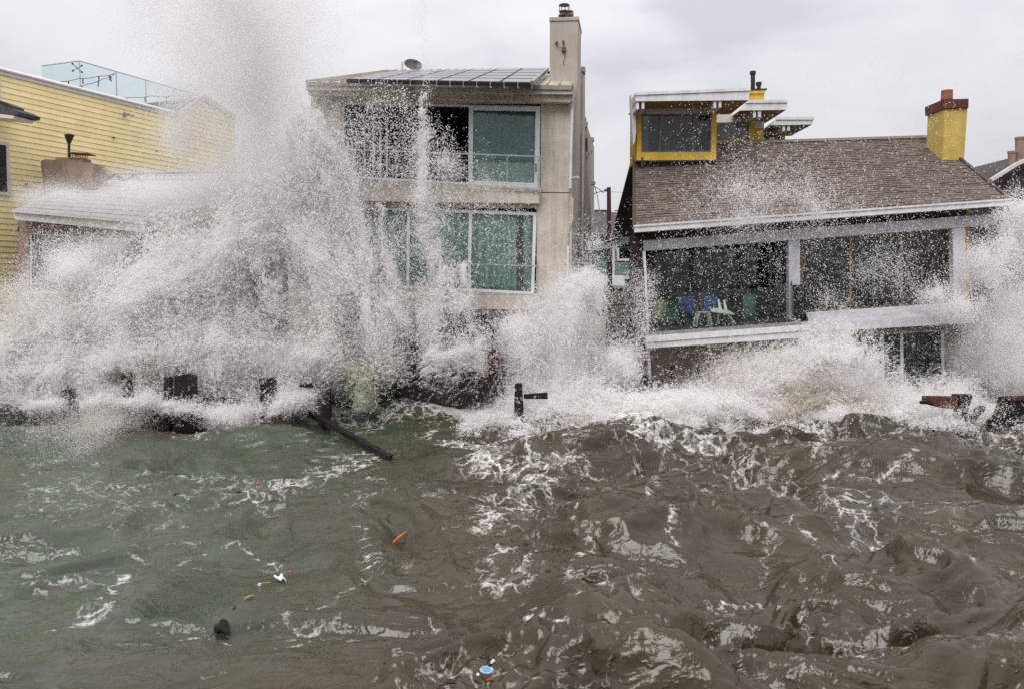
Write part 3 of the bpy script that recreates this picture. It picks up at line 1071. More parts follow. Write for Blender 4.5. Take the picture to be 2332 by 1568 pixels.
# satellite dish
dc = on_roof(941, 160)
dcc = P(941, 147, dc.y)
ax = Vector((0.22, -0.92, 0.30)).normalized()
tx = ax.cross(Vector((0, 0, 1))).normalized()
ty = tx.cross(ax)
ty = (ty + tx * 0.25).normalized()
Rr, Rh = 0.32, 0.22


def dish_fn(a, b_):
    th, r_ = a * 2 * math.pi, b_
    return dcc + tx * (math.cos(th) * Rr * r_) + ty * (math.sin(th) * Rh * r_) + ax * (0.07 * (r_ * r_ - 1))


dish = thing('satellite_dish', 'dark grey satellite dish standing on the roof ridge of the stucco house', 'satellite dish', tuple(dc))
dm = MB().grid(dish_fn, 28, 6).build('dish', M['dish'], dish, smooth=True)
so = dm.modifiers.new('thickness', 'SOLIDIFY'); so.thickness = 0.012
MB().tube([dcc - ax * 0.07, dc + Vector((0, .05, -0.05))], 0.035, 8).build('mast', M['dish'], dish)
MB().tube([dcc - ty * 0.2 - ax * 0.02, dcc + ax * 0.34 - ty * 0.1], 0.014, 6).build('feed_arm', M['dish'], dish)
MB().tube([dcc + ax * 0.32 - ty * 0.1, dcc + ax * 0.40 - ty * 0.09], [0.035, 0.045], 8).build('feed_horn', M['black_paint'], dish)
pp_ = on_roof(916, 162)
tag(MB().tube([P(916, 164, pp_.y), P(916, 141, pp_.y)], 0.035, 10).build('vent_pipe', M['pale_pipe'], loc=tuple(P(916, 164, pp_.y))),
    'thin pale vent pipe standing on the roof left of the satellite dish', 'vent pipe')


# armchairs in the open room
def armchair(u, v, w_, h_, off, label, m, name='armchair', group=None):
    base = TP.pt(u, v, off)
    t = thing(name, label, 'armchair', tuple(base), group)
    c = base
    MB().box(c + Vector((0, 0, 0.22)), (w_, 0.62, 0.26)).build('seat', m, t, bevel=0.06, smooth=True)
    MB().box(c + Vector((0, 0.28, h_ / 2 + 0.05)), (w_, 0.16, h_ - 0.1)).build('backrest', m, t, bevel=0.06, smooth=True)
    for s_ in (-1, 1):
        MB().box(c + Vector((s_ * (w_ / 2 - 0.06), -0.03, 0.30)), (0.15, 0.66, 0.5)).build('armrest', m, t, bevel=0.055, smooth=True)
    for sx_ in (-1, 1):
        for sy_ in (-1, 1):
            MB().bar(c + Vector((sx_ * w_ * 0.4, sy_ * 0.24, 0.0)), c + Vector((sx_ * w_ * 0.4, sy_ * 0.24, 0.10)), 0.04).build('leg', M['dark_brown'], t)
    return t


armchair(1028, 426, 0.80, 0.80, -1.15, 'cream armchair beside the sliding door in the open top-floor room', M['cream_fabric'])
armchair(937, 424, 0.52, 0.62, -1.3, 'small cream chair further left in the open top-floor room', M['cream_fabric'])
# a pale dining table deeper in the room
tb = thing('table', 'pale round table in the dark top-floor room', 'table', tuple(TP.pt(1040, 426, -2.6)))
q = Vector(tb.location)
MB().tube([q + Vector((0, 0, .95)), q + Vector((0, 0, 1.0))], [0.45, 0.45], 18).build('table_top', M['blind_teal'], tb)
MB().tube([q, q + Vector((0, 0, .95))], 0.05, 8).build('leg', M['dark_frame'], tb)

# ------------------------------------------------------------------ brown-roofed house on the right
HP = Plane(1830, 24.6, 0.0)
house = thing('shingled_house', 'white and yellow beach house with a brown shingle roof and glass porch', 'house', (8.3, 25, 0.5))
E0, E1 = HP.pt(1445, 517, 0.62), HP.pt(2300, 457, 0.62)
R0 = P(1445, 330, 29.6)
hn = (E1 - E0).cross(R0 - E0).normalized()
if hn.z < 0:
    hn = -hn


def on_hroof(u, v, off=0.0):
    d = ray(u, v)
    t = ((E0 + hn * off) - EYE).dot(hn) / d.dot(hn)
    return EYE + d * t


R1 = on_hroof(2122, 312.5)
R0 = on_hroof(1445, 333)
deckm = slab3([E0, E1, R1, R0], hn, 0.12).build('roof', M['dark_brown'], house)
dn = Vector((0, 6.5, -2.6))
MB().poly3([R0 + Vector((0, .03, 0)), R1 + Vector((0, .03, 0)), R1 + dn, R0 + dn], Vector((0, 0, -0.12))).build('rear_roof', M['shingle_dark'], house)
# shingles: tabs with a butt edge, random widths; the lowest courses are pieces of their own
NROW = 38
rowdir_l = (R0 - E0) / NROW
slope_len = (R0 - E0).length
expo = slope_len / NROW
ex = (E1 - E0).normalized()
eyv = hn.cross(ex).normalized()
if eyv.z < 0:
    eyv = -eyv


def shingle_mesh(wd, variant):
    L_ = expo * 1.25
    t0, t1 = 0.022 + 0.006 * variant, 0.006
    me_ = bpy.data.meshes.new('shingle')
    vs_ = [(0, 0, 0), (wd, 0, 0), (wd, L_, 0), (0, L_, 0), (0, 0, t0), (wd, 0, t0), (wd, L_, t1), (0, L_, t1)]
    me_.from_pydata(vs_, [], [(0, 3, 2, 1), (4, 5, 6, 7), (0, 1, 5, 4), (1, 2, 6, 5), (2, 3, 7, 6), (3, 0, 4, 7)])
    me_.materials.append(M['shingle'])
    return me_


SHM = [[shingle_mesh(wd, k) for k in (0, 1, 2)] for wd in (0.15, 0.20, 0.25, 0.30)]
WDS = (0.15, 0.20, 0.25, 0.30)
rs = random.Random(3)
rest = MB()
rest_tone = []
nsh = 0
Rm = Matrix((ex, eyv, hn)).transposed().to_4x4()
for j in range(NROW):
    f0 = j / NROW
    a, b_ = E0.lerp(R0, f0), E1.lerp(R1, f0)
    Lr = (b_ - a).length
    d_ = (b_ - a).normalized()
    x_ = rs.uniform(-0.2, 0)
    while x_ < Lr - 0.06:
        k = rs.randrange(4)
        wd = WDS[k]
        x0, x1 = max(0, x_), min(Lr, x_ + wd)
        org = a + d_ * x0 + hn * 0.004
        up_ = rs.choice((0.0, 0.0, 0.010))
        if nsh < 300 and x1 - x0 > wd - 1e-4:
            mt = Rm.copy()
            mt.translation = org + hn * up_
            shared_piece('shingle', SHM[k][rs.randrange(3)], house, mt)
            nsh += 1
        else:
            w2 = x1 - x0 - 0.004
            t0 = 0.022 + rs.choice((0, 0.006, 0.012)) + up_
            L_ = expo * 1.25
            p0 = [org, org + ex * w2, org + ex * w2 + eyv * L_, org + eyv * L_]
            p1 = [p0[0] + hn * t0, p0[1] + hn * t0, p0[2] + hn * 0.006, p0[3] + hn * 0.006]
            rest.hexa(p0 + p1)
            rest_tone.append(rs.uniform(0.72, 1.26))
        x_ += wd + 0.004
so_ = rest.build('shingle_courses', M['shingle'], house, kind='stuff', recalc=False)
ca = so_.data.color_attributes.new('tone', 'FLOAT_COLOR', 'CORNER')
tn = np.repeat(np.array(rest_tone, np.float32), 24)
ca.data.foreach_set('color', np.stack([tn, tn, tn, np.ones_like(tn)], 1).ravel())
mcopy = M['shingle'].copy()
mcopy.name = 'brown_asphalt_shingle_courses'
n_ = mcopy.node_tree
b_node = n_.nodes['Principled BSDF']
src = b_node.inputs['Base Color'].links[0].from_node          # hue/saturation node fed by the per-object tone
for l_ in list(src.inputs['Value'].links):
    n_.links.remove(l_)
at_ = n_.nodes.new('ShaderNodeAttribute')
at_.attribute_name = 'tone'
n_.links.new(at_.outputs['Fac'], src.inputs['Value'])
so_.data.materials[0] = mcopy
# ridge cap, verge, gutter
MB().bar(on_hroof(1640, 327, .05), on_hroof(2122, 312, .05), 0.22, 0.05, hn).build('ridge_cap', M['shingle'], house)
MB().bar(R1 + hn * .02, E1 + hn * .02, 0.10, 0.10, hn).build('verge_trim', M['dark_brown'], house)
MB().bar(R0 + hn * .02 - ex * .02, E0 + hn * .02 - ex * .02, 0.08, 0.10, hn).build('verge_trim', M['dark_brown'], house)
MB().prism(HP, [(1444, 515), (2304, 454), (2304, 468), (1445, 530)], 0.72, 0.12).build('gutter', M['white_paint'], house, bevel=0.01)
MB().prism(HP, [(1443, 513), (2305, 452), (2305, 456), (1443, 517)], 0.76, 0.10).build('gutter_lip', M['white_paint'], house)
MB().prism(HP, [(1446, 527), (2296, 466), (2296, 470), (1447, 531)], 0.60, 0.62).build('soffit', M['dark_brown'], house)
# porch beam and posts
MB().prism(HP, [(1465, 548), (2272, 486), (2272, 512), (1466, 572)], 0.10, 0.24).build('beam', M['lilac_white'], house, bevel=0.01)
for (u, v) in ((1803, 529), (2180, 500)):
    MB().prism(HP, [(u, v), (u + 16, v - 1), (u + 16, v + 11), (u, v + 12)], 0.15, 0.045).build('beam_bracket', M['lilac_white'], house)
MB().prism(HP, [(1796, 547.5), (1822, 545.5), (1823, 730), (1797, 732)], 0.05, 0.26).build('post', M['lilac_white'], house, bevel=0.01)
MB().prism(HP, [(2170, 520), (2198, 518), (2201, 700), (2173, 702)], 0.05, 0.26).build('post', M['lilac_white'], house, bevel=0.01)
MB().prism(HP, [(1465, 572), (1470, 572), (1479, 755), (1474, 755)], 0.30, 0.06).build('corner_trim', M['white_paint'], house)
# wall band above the glass, side walls and the rooms behind
MB().prism(HP, [(1450, 533), (2200, 478), (2200, 500), (1450, 560)], -0.06, 0.12).build('upper_wall', M['dark_brown'], house)
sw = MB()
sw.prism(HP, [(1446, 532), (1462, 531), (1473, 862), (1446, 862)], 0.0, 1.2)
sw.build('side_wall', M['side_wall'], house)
MB().tube([HP.pt(1443, 580, .1), HP.pt(1442, 640, .1), HP.pt(1444, 700, .1)], 0.03, 6).build('rusty_pipe', M['wood_red'], house)
sw2 = MB().prism(HP, [(2198, 480), (2208, 480), (2208, 700), (2198, 700)], -0.35, 8.0).build('yellow_side_wall', M['yellow_paint'], house)
MB().prism(HP, [(2152, 522), (2163, 521), (2164, 700), (2153, 700)], -1.2, 0.1).build('yellow_inner_wall', M['yellow_paint'], house)
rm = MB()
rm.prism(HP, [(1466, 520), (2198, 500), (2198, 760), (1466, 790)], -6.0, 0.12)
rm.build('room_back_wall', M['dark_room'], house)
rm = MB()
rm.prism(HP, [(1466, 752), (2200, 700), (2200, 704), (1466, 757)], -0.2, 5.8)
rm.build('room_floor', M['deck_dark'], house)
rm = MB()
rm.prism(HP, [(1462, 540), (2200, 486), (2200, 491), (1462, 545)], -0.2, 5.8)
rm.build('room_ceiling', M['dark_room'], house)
# left bay: recessed sliding windows in black frames
LPo = -1.5
window(HP, [(1478, 566), (1800, 546), (1801, 703), (1484, 716)], house, LPo, 11, (0.30, 0.64), m_frame=M['dark_frame'], m_glass=M['g_dark'], name='sliding_window')
# right bay: dark glazing with thin bronze mullions
window(HP, [(1823, 546), (2170, 520), (2172, 692), (1824, 712)], house, -0.16, 5, (0.325, 0.66), m_frame=M['bronze'], m_glass=M['g_dark'], name='window_wall')
MB().rect(HP, 2118, 524, 2141, 700, -1.6, 0.15).build('inner_post', M['tan_wall'], house)
# balcony on the left with a glass front
BP = Plane(1660, 23.3, 0.0)
MB().prism(BP, [(1472, 757), (1836, 731), (1836, 736), (1472, 763)], -0.02, 2.6).build('balcony_floor', M['deck_dark'], house)
MB().prism(BP, [(1471, 757), (1838, 731), (1838, 742), (1471, 768)], 0.0, 0.16).build('parapet_cap', M['deck_grey'], house)
MB().prism(BP, [(1471, 766), (1846, 739.5), (1846, 752), (1472, 780)], 0.16, 0.30).build('fascia_board', M['white_paint'], house, bevel=0.01)
MB().prism(BP, [(1473, 780), (1845, 752), (1845, 768), (1474, 793)], 0.11, 0.30).build('lower_fascia_board', M['white_paint'], house, bevel=0.01)
gp = MB().prism(BP, [(1468, 672), (1831, 649), (1834, 732), (1472, 758)], -0.08, 0.014).build('balustrade_pane', M['g_rail'], house)
k_a, k_b = BP.pt(1832, 649, -0.09), BP.pt(1833, 733, -0.09)
bk = Vector((0, 1.15, 0))
MB().poly3([k_a, k_b, k_b + bk, k_a + bk], Vector((0.014, 0, 0))).build('side_balustrade_pane', M['g_rail'], house)
MB().tube([k_a + bk + Vector((0, 0, 0)), k_a + bk + Vector((0.03, 0, .12))], [0.03, 0.005], 6).build('rail_clip', M['black_paint'], house)
# broad white ledge of the right bay
lf0, lf1 = HP.pt(1843, 735, 1.0), HP.pt(2210, 714, 1.0)
lb0, lb1 = HP.pt(1835, 711.5, -0.05), HP.pt(2210, 687, -0.05)
MB().hexa([lf0 - Vector((0, 0, .10)), lf1 - Vector((0, 0, .10)), lb1 - Vector((0, 0, .10)), lb0 - Vector((0, 0, .10)), lf0, lf1, lb1, lb0]).build('ledge', M['lilac_white'], house)
MB().prism(HP, [(1846, 736), (2212, 714.5), (2212, 736), (1847, 757)], 1.03, 0.22).build('ledge_fascia', M['lilac_white'], house, bevel=0.01)
MB().prism(HP, [(1850, 757), (2210, 737), (2210, 748), (1850, 768)], 0.5, 0.4).build('lower_soffit', M['deck_grey'], house)
# ground storey
MB().prism(HP, [(1474, 770), (1848, 745), (1848, 890), (1480, 890)], 0.25, 0.2).build('ground_wall', M['tan_wall'], house)
MB().prism(HP, [(1474, 793), (1480, 792), (1484, 870), (1478, 870)], 0.55, 0.1).build('ground_corner_trim', M['white_paint'], house)
window(HP, [(1960, 757), (2150, 746), (2152, 885), (1962, 885)], house, 0.2, 7, (0.26, 0.49), m_glass=M['g_dark'], name='ground_window')
gw = MB()
gw.prism(HP, [(1848, 760), (1960, 754), (1962, 890), (1848, 890)], 0.2, 0.2)
gw.prism(HP, [(2151, 744), (2212, 740), (2212, 890), (2153, 890)], 0.2, 0.2)
gw.prism(HP, [(1848, 886), (2212, 886), (2212, 900), (1848, 900)], 0.19, 0.2)
gw.build('ground_side_wall', M['tan_wall'], house)
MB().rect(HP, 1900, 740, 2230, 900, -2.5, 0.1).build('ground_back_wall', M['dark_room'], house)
curtain(HP, 2058, 757, 2148, 880, -0.15, 7, M['curtain_green'], 'sage green curtain in the ground-floor window of the shingled house', 0.06, -4)
curtain(HP, 2018, 760, 2040, 880, -0.2, 2, M['curtain_brown'], 'dark brown curtain left of the green one on the ground floor', 0.05)
# red post left in the ground-floor opening
rp_ = MB().prism(HP, [(1530, 833), (1537, 833), (1538, 868), (1531, 868)], 0.75, 0.15)
rp_.prism(HP, [(1512, 856), (1529.5, 846), (1530, 853), (1514, 863)], 0.72, 0.1)
tag(rp_.build('broken_post', M['wood_red'], loc=tuple(HP.pt(1534, 868, .7))), 'short dark red broken post under the left balcony', 'post')

# clerestory boxes on the roof, each stepped back behind the last
def clerestory(Y0, roof_uv, th_roof, win, band, posts, tails, wall_uv, sill=None, mull=(), blinds=False, u_right=None):
    pl = Plane(1550, Y0, 0.0)
    # roof slab: fascia with a thicker cap
    (a, b_, c, d) = roof_uv
    k_ = 0.66
    ab, dc_ = (a[0] + (b_[0] - a[0]) * k_, a[1] + (b_[1] - a[1]) * k_), (d[0] + (c[0] - d[0]) * k_, d[1] + (c[1] - d[1]) * k_)
    rf = MB().prism(pl, [a, ab, dc_, d], 1.05, min(th_roof, 1.0)).prism(pl, [ab, b_, c, dc_], 1.05, th_roof).build('clerestory_roof', M['white_paint'], house)
    MB().prism(pl, [(a[0] - 1, a[1] - 1.5), (b_[0] + 1.5, b_[1] - 1.5), (b_[0] + 1.5, b_[1] + 5), (a[0] - 1, a[1] + 5)], 1.09, 0.06).build('roof_edge', M['white_paint'], rf)
    # underside boards
    us, ue = d[0] + 3, c[0] - 3
    MB().prism(pl, [(us, d[1] + 0.6), (ue, c[1] + 0.6), (ue, c[1] + 1.8), (us, d[1] + 1.8)], 0.98, th_roof - 0.2).build('soffit', M['soffit_wood'], house)
    wl = MB()
    for q in posts:
        wl.prism(pl, q, 0.0, 0.25)
    if sill:
        wl.prism(pl, sill, 0.004, 0.25)
    wl.build('clerestory_wall', M['yellow_paint'], house)
    for q in wall_uv:
        MB().prism(pl, q, -0.1, 1.6).build('clerestory_side_wall', M['yellow_paint'], house)
    MB().prism(pl, band, -0.01, 0.16).build('band_board', M['offwhite_band'], house)
    window(pl, win, house, -0.03, 4, mull, m_frame=M['slate_frame'], m_glass=M['g_dark'], name='clerestory_window')
    x0, y0 = win[0][0], min(win[0][1], win[1][1])
    x1, y1 = win[2][0], max(win[2][1], win[3][1])
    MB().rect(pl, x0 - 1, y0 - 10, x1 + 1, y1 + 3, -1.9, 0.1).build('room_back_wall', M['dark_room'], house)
    for q in tails:
        MB().prism(pl, q, 1.0, 1.2).build('rafter_tail', M['white_paint'], house)
    return pl


def tail(u, v0, v1, w_=6):
    return [(u, v0), (u + w_, v0), (u + w_, v1), (u, v1)]


K1 = clerestory(27.55, [(1447, 212), (1708, 201.5), (1705, 228.5), (1448, 231)], 2.2,
                [(1461, 260), (1621, 258), (1619, 347), (1460, 348)],
                [(1461, 238), (1623, 236), (1623, 258.5), (1461, 260)],
                [[(1451, 240), (1461, 240), (1460, 366), (1450, 366)], [(1621, 237), (1633, 237), (1631, 365), (1619, 365)]],
                [tail(1449, 229, 249), tail(1461.5, 229, 248), tail(1625, 227, 246), tail(1637, 226, 245)],
                [[(1626, 240), (1632, 240), (1630, 365), (1625, 365)], [(1451, 240), (1455, 240), (1455, 366), (1450, 366)]],
                [(1460, 347.5), (1619.5, 346.5), (1619.5, 365.5), (1460, 366.5)], (0.265, 0.745))
MB().rect(K1, 1503, 264, 1578, 344, -0.4, 0.02).build('window_blind', M['blind_grey'], house)
MB().rect(K1, 1449, 365.5, 1632, 369, 0.05, 0.12, -1).build('flashing', M['black_paint'], house)
MB().rect(K1, 1461, 358, 1464.5, 380, 0.2, 0.08).build('hook_bracket', M['dark_brown'], house)
MB().prism(K1, [(1437, 215), (1447, 212), (1449, 300), (1445, 325), (1442, 330), (1440, 300)], 0.2, 0.4).build('clerestory_end_wall', M['trim_white'], house)
curtain(K1, 1476, 264, 1500, 344, -0.3, 3, M['curtain_brown'], 'brown curtain in the left of the clerestory window', 0.04, group='brown clerestory curtains')
curtain(K1, 1582, 264, 1617, 344, -0.3, 4, M['curtain_brown'], 'brown curtain in the right of the clerestory window', 0.04, group='brown clerestory curtains')
fan = MB().rect(K1, 1464, 284, 1473, 343, -0.35, 0.1).build('tower_fan', M['white_paint'], loc=tuple(K1.pt(1468, 343, -.35)))
tag(fan, 'slim pale tower fan standing behind the left clerestory pane', 'fan')
K2 = clerestory(29.3, [(1700, 230), (1793, 229), (1791, 250.5), (1684, 252)], 2.3,
                [(1628, 280), (1706, 278), (1706, 320), (1628, 322)],
                [(1628, 260), (1708, 258), (1708, 278), (1628, 280)],
                [[(1706, 278), (1718, 278), (1717, 324), (1706, 324)]],
                [tail(1715.5, 250, 268), tail(1727, 249, 267)],
                [[(1718, 293), (1739, 292), (1738, 324), (1718, 324)]],
                [(1628, 321), (1706, 319), (1706, 324), (1628, 325)], (0.5,))
MB().rect(K2, 1718, 276, 1740, 293, -0.05, 0.3).build('band_board', M['offwhite_band'], house)
K3 = clerestory(31.2, [(1768, 268), (1853, 268), (1850, 284), (1752, 286)], 2.3,
                [(1739, 308), (1775, 307), (1775, 330), (1739, 330)],
                [(1739, 290), (1776, 289), (1776, 307), (1739, 308)],
                [[(1775, 290), (1787, 290), (1787, 330), (1775, 330)]],
                [tail(1782, 283, 299, 6), tail(1793, 283, 298, 6)],
                [[(1783, 292), (1788, 292), (1788, 330), (1783, 330)]])
# stub chimney with vent pipes behind the first clerestory roof
VP_ = Plane(1727, 29.0, 0.0)
st = MB().prism(VP_, [(1707, 212), (1741, 211), (1740, 232), (1706, 232)], 0, 0.55).build('stub_chimney', M['yellow_paint'], house)
MB().prism(VP_, [(1704, 206), (1745, 205), (1741, 212), (1706, 213)], 0.07, 0.68).build('moulding', M['yellow_paint'], st)
MB().prism(VP_, [(1703, 203), (1747, 201.5), (1747, 204.5), (1703, 206)], 0.10, 0.75).build('cap', M['black_paint'], st)
for (u, vt, r) in ((1714.5, 163, 0.075), (1728, 188, 0.07)):
    a, b_ = VP_.pt(u, 203, -.25), VP_.pt(u, vt, -.25)
    q = MB().tube([a, b_], r, 12).build('vent_pipe', M['black_paint'], st)
    MB().tube([b_ - Vector((0, 0, .10)), b_], r * 1.4, 12).build('vent_cap', M['black_paint'], q)
# yellow chimney at the right end
pb = on_hroof(2150, 368)
YC = Plane(2170, pb.y, 0.0)
yc = MB().prism(YC, [(2150, 247), (2204, 245), (2195, 380), (2145.5, 381)], 0.0, 1.05).build('chimney', M['chimney_yellow'], house, bevel=0.012)
MB().prism(YC, [(2149, 227), (2206, 225), (2205.5, 246), (2149.5, 248)], 0.05, 1.15).build('cap_core', M['brick_red'], yc)
for k in range(7):
    u = 2149.6 + k * 8.0
    MB().prism(YC, [(u, 227.3 - k * .28), (u + 7.2, 227.0 - k * .28), (u + 7.2, 246.6 - k * .28), (u, 247 - k * .28)], 0.07, 0.03).build('brick', M['brick_red'], yc)
c_a = YC.pt(2149, 227, 0.05)
c_b = YC.pt(2149.5, 248, 0.05)
for k in range(8):
    a = c_a + Vector((0, 0.01 + k * 0.143, 0))
    b_ = c_b + Vector((0, 0.01 + k * 0.143, 0))
    MB().poly3([a, a + Vector((0, 0.13, 0)), b_ + Vector((0, 0.13, 0)), b_], Vector((-0.025, 0, 0))).build('brick', M['brick_red'], yc)
MB().prism(YC, [(2144, 366.5), (2197, 364), (2196, 379), (2145, 381)], 0.04, 1.12).build('flashing', M['dark_brown'], yc)
a = YC.pt(2156, 228, -0.5)
MB().tube([a, a + Vector((0, 0, .29))], [0.175, 0.17], 20).build('chimney_pot', M['terracotta'], yc)

# ------------------------------------------------------------------ grey-roofed cottage on the left, mostly behind the spray
QP = Plane(200, 24.9, 0.0)
cot = thing('cottage', 'low grey-roofed cottage half buried in the breaking wave on the left', 'house', (-11.5, 25, 0.5))
ce0, ce1 = QP.pt(30, 480, 0.5), QP.pt(332, 507, 0.5)
cr0 = P(217, 397, 30.0)
cn = (ce1 - ce0).cross(cr0 - ce0).normalized()
if cn.z < 0:
    cn = -cn


def on_croof(u, v, off=0.0):
    d = ray(u, v)
    t = ((ce0 + cn * off) - EYE).dot(cn) / d.dot(cn)
    return EYE + d * t


outline = [(30, 480), (332, 507), (645, 424), (665, 386), (217, 397)]
slab3([on_croof(u, v) for u, v in outline], cn, 0.12).build('roof', M['dark_brown'], cot)
Lp = [(30, 480), (217, 397)]
Rp = [(332, 507), (645, 424), (665, 386)]


def rp_at(t):
    if t < 0.75:
        k = t / 0.75
        return (Rp[0][0] + (Rp[1][0] - Rp[0][0]) * k, Rp[0][1] + (Rp[1][1] - Rp[0][1]) * k)
    k = (t - 0.75) / 0.25
    return (Rp[1][0] + (Rp[2][0] - Rp[1][0]) * k, Rp[1][1] + (Rp[2][1] - Rp[1][1]) * k)


NC_ = 12
for j in range(NC_):
    t0, t1 = j / NC_, (j + 1.12) / NC_
    t1 = min(1, t1)
    l0 = on_croof(Lp[0][0] + (Lp[1][0] - Lp[0][0]) * t0, Lp[0][1] + (Lp[1][1] - Lp[0][1]) * t0)
    l1 = on_croof(Lp[0][0] + (Lp[1][0] - Lp[0][0]) * t1, Lp[0][1] + (Lp[1][1] - Lp[0][1]) * t1)
    q0, q1 = on_croof(*rp_at(t0)), on_croof(*rp_at(t1))
    MB().hexa([l0, q0, q1, l1, l0 + cn * .035, q0 + cn * .035, q1 + cn * .008, l1 + cn * .008]).build('roof_course', M['shingle_grey'], cot)
MB().prism(QP, [(30, 480), (332, 507), (332, 530), (34, 500)], 0.56, 0.10).build('fascia_board', M['trim_white'], cot)
MB().prism(QP, [(28, 478), (334, 505), (334, 510), (28, 483)], 0.66, 0.10).build('gutter', M['trim_white'], cot)
ra, rb_ = on_croof(332, 508), on_croof(645, 425)
dz = Vector((0, 0, -0.28))
MB().poly3([ra, rb_, rb_ + dz, ra + dz], Vector((0.02, -0.08, 0))).build('rake_board', M['trim_white'], cot)
wl = MB()
wl.prism(QP, [(40, 500), (332, 528), (332, 548), (45, 528)], 0.0, 0.2)
wl.prism(QP, [(40, 528), (66, 528), (66, 862), (44, 862)], 0.0, 0.2)
wl.prism(QP, [(66, 668), (332, 676), (332, 862), (66, 862)], 0.0, 0.2)
wl.prism(QP, [(333, 528), (350, 520), (350, 862), (333, 862)], 0.0, 0.3)
wl.build('wall', M['pink_wall'], cot)
window(QP, [(66, 527), (332, 546), (332, 676), (66, 668)], cot, -0.05, 6, (0.52,), m_glass=M['g_clear'])
MB().rect(QP, 74, 540, 202, 664, -0.35, 0.02, 4).build('window_blind', M['offwhite_band'], cot)
zz = Vector((0, 0, -1))
wa, wb = ra + Vector((0, 0.35, -0.3)), rb_ + Vector((0, 0.35, -0.3))
wm = MB()
wm.poly3([wa, wb, Vector((wb.x, wb.y, 0.5)), Vector((wa.x, wa.y, 0.5))], Vector((-0.03, 0.2, 0)))
wm.build('wing_wall', M['dark_wall'], cot)


def on_wing(u, v, off=0.0):
    nn = (wb - wa).cross(Vector((0, 0, 1))).normalized()
    if nn.y > 0:
        nn = -nn
    d = ray(u, v)
    t = ((wa + nn * off) - EYE).dot(nn) / d.dot(nn)
    return EYE + d * t


MB().poly3([on_wing(534, 528, .06), on_wing(546, 528, .06), on_wing(568, 622, .06), on_wing(556, 626, .06)], Vector((0, .08, 0))).build('broken_window_frame', M['trim_white'], cot)
MB().poly3([on_wing(552, 528, .03), on_wing(568, 526, .03), on_wing(582, 616, .03), on_wing(566, 620, .03)], Vector((0, .06, 0))).build('hanging_board', M['pink_wall'], cot)
MB().bar(on_wing(540, 532, .08), on_wing(596, 502, .08), 0.09, 0.09).build('broken_board', M['trim_white'], cot)
MB().bar(on_wing(566, 618, .08), on_wing(606, 596, .08), 0.09, 0.09).build('broken_board', M['trim_white'], cot)
MB().bar(on_wing(356, 560, .05), on_wing(560, 500, .05), 0.1, 0.08).build('wing_rail', M['trim_white'], cot)
bk_ = MB()
bk_.rect(QP, 44, 510, 330, 862, -5.0, 0.15)
bk_.prism(QP, [(40, 505), (46, 505), (50, 862), (44, 862)], -0.3, 7)
bk_.build('room_back_wall', M['dark_room'], cot)
# chimney with spark guard and conical vent
cb = on_croof(150, 430)
CC = Plane(150, cb.y, 0.0)
cc = MB().prism(CC, [(90, 366), (97, 362), (208, 370), (215, 376), (217, 432), (100, 452)], 0.0, 0.9).build('chimney', M['tan_chimney'], cot, bevel=0.05)
MB().prism(CC, [(126, 358), (190, 360), (190, 369), (126, 366)], -0.2, 0.5).build('chimney_cap', M['tan_chimney'], cc)
gd = MB()
gd.prism(CC, [(154, 346), (200, 348.5), (200, 351), (154, 348.5)], -0.12, 0.55)
for k in range(12):
    u = 156 + k * 3.8
    gd.prism(CC, [(u, 349), (u + 1.3, 349), (u + 1.3, 362), (u, 362)], -0.15, 0.02)
    gd.prism(CC, [(u, 349), (u + 1.3, 349), (u + 1.3, 362), (u, 362)], -0.60, 0.02)
gd.build('spark_guard', M['rust'], cc)
c0, c1, c2 = CC.pt(157, 366, -.3), CC.pt(157, 326, -.3), CC.pt(157.5, 308, -.3)
vn = MB().tube([c0, c1], 0.042, 10).build('flue', M['black_paint'], cc)
MB().tube([c1, c2], [0.06, 0.155], 14).tube([c2, c2 + Vector((0, 0, .03))], [0.16, 0.05], 14).build('conical_cap', M['black_paint'], vn)
# torn black roofing felt at the ridge
fp = [on_croof(230 + k * 8, 402 + 5 * math.sin(k * 1.2) + k * 0.5, 0.06) for k in range(13)]
MB().tube(fp, [0.03 + 0.05 * abs(math.sin(k * 0.8)) for k in range(13)], 6).build('torn_felt', M['black_paint'], cot)
MB().bar(on_croof(217, 397, .06), on_croof(665, 386, .06), 0.2, 0.06, cn).build('ridge_cap', M['shingle_grey'], cot)

# ------------------------------------------------------------------ pale yellow clapboard house at the far left
SP = Plane(10, 27.0, -68.0)
SO = SP.pt(10, 650, 0)
ANG = -68.0


def tz(u, v, off=0.0):
    q = SP.pt(u, v, off)
    return (q - SO).dot(SP.r), q.z


yh = thing('clapboard_house', 'pale yellow clapboard house with a glass-railed roof deck at the far left', 'house', (SO.x, SO.y, 0.5))
t_par, z_par = tz(400, 277)
z_top = tz(12, 172)[1]
t_peak, z_peak = tz(462, 222)
t_end = tz(534, 330)[0]
z_end = tz(534, 268)[1]
z_bay = tz(12, 250)[1]
T_LEFT = -3.2


def side(t, z, off=0.0):
    return Vector((SO.x, SO.y, z)) + SP.r * t + SP.n * off


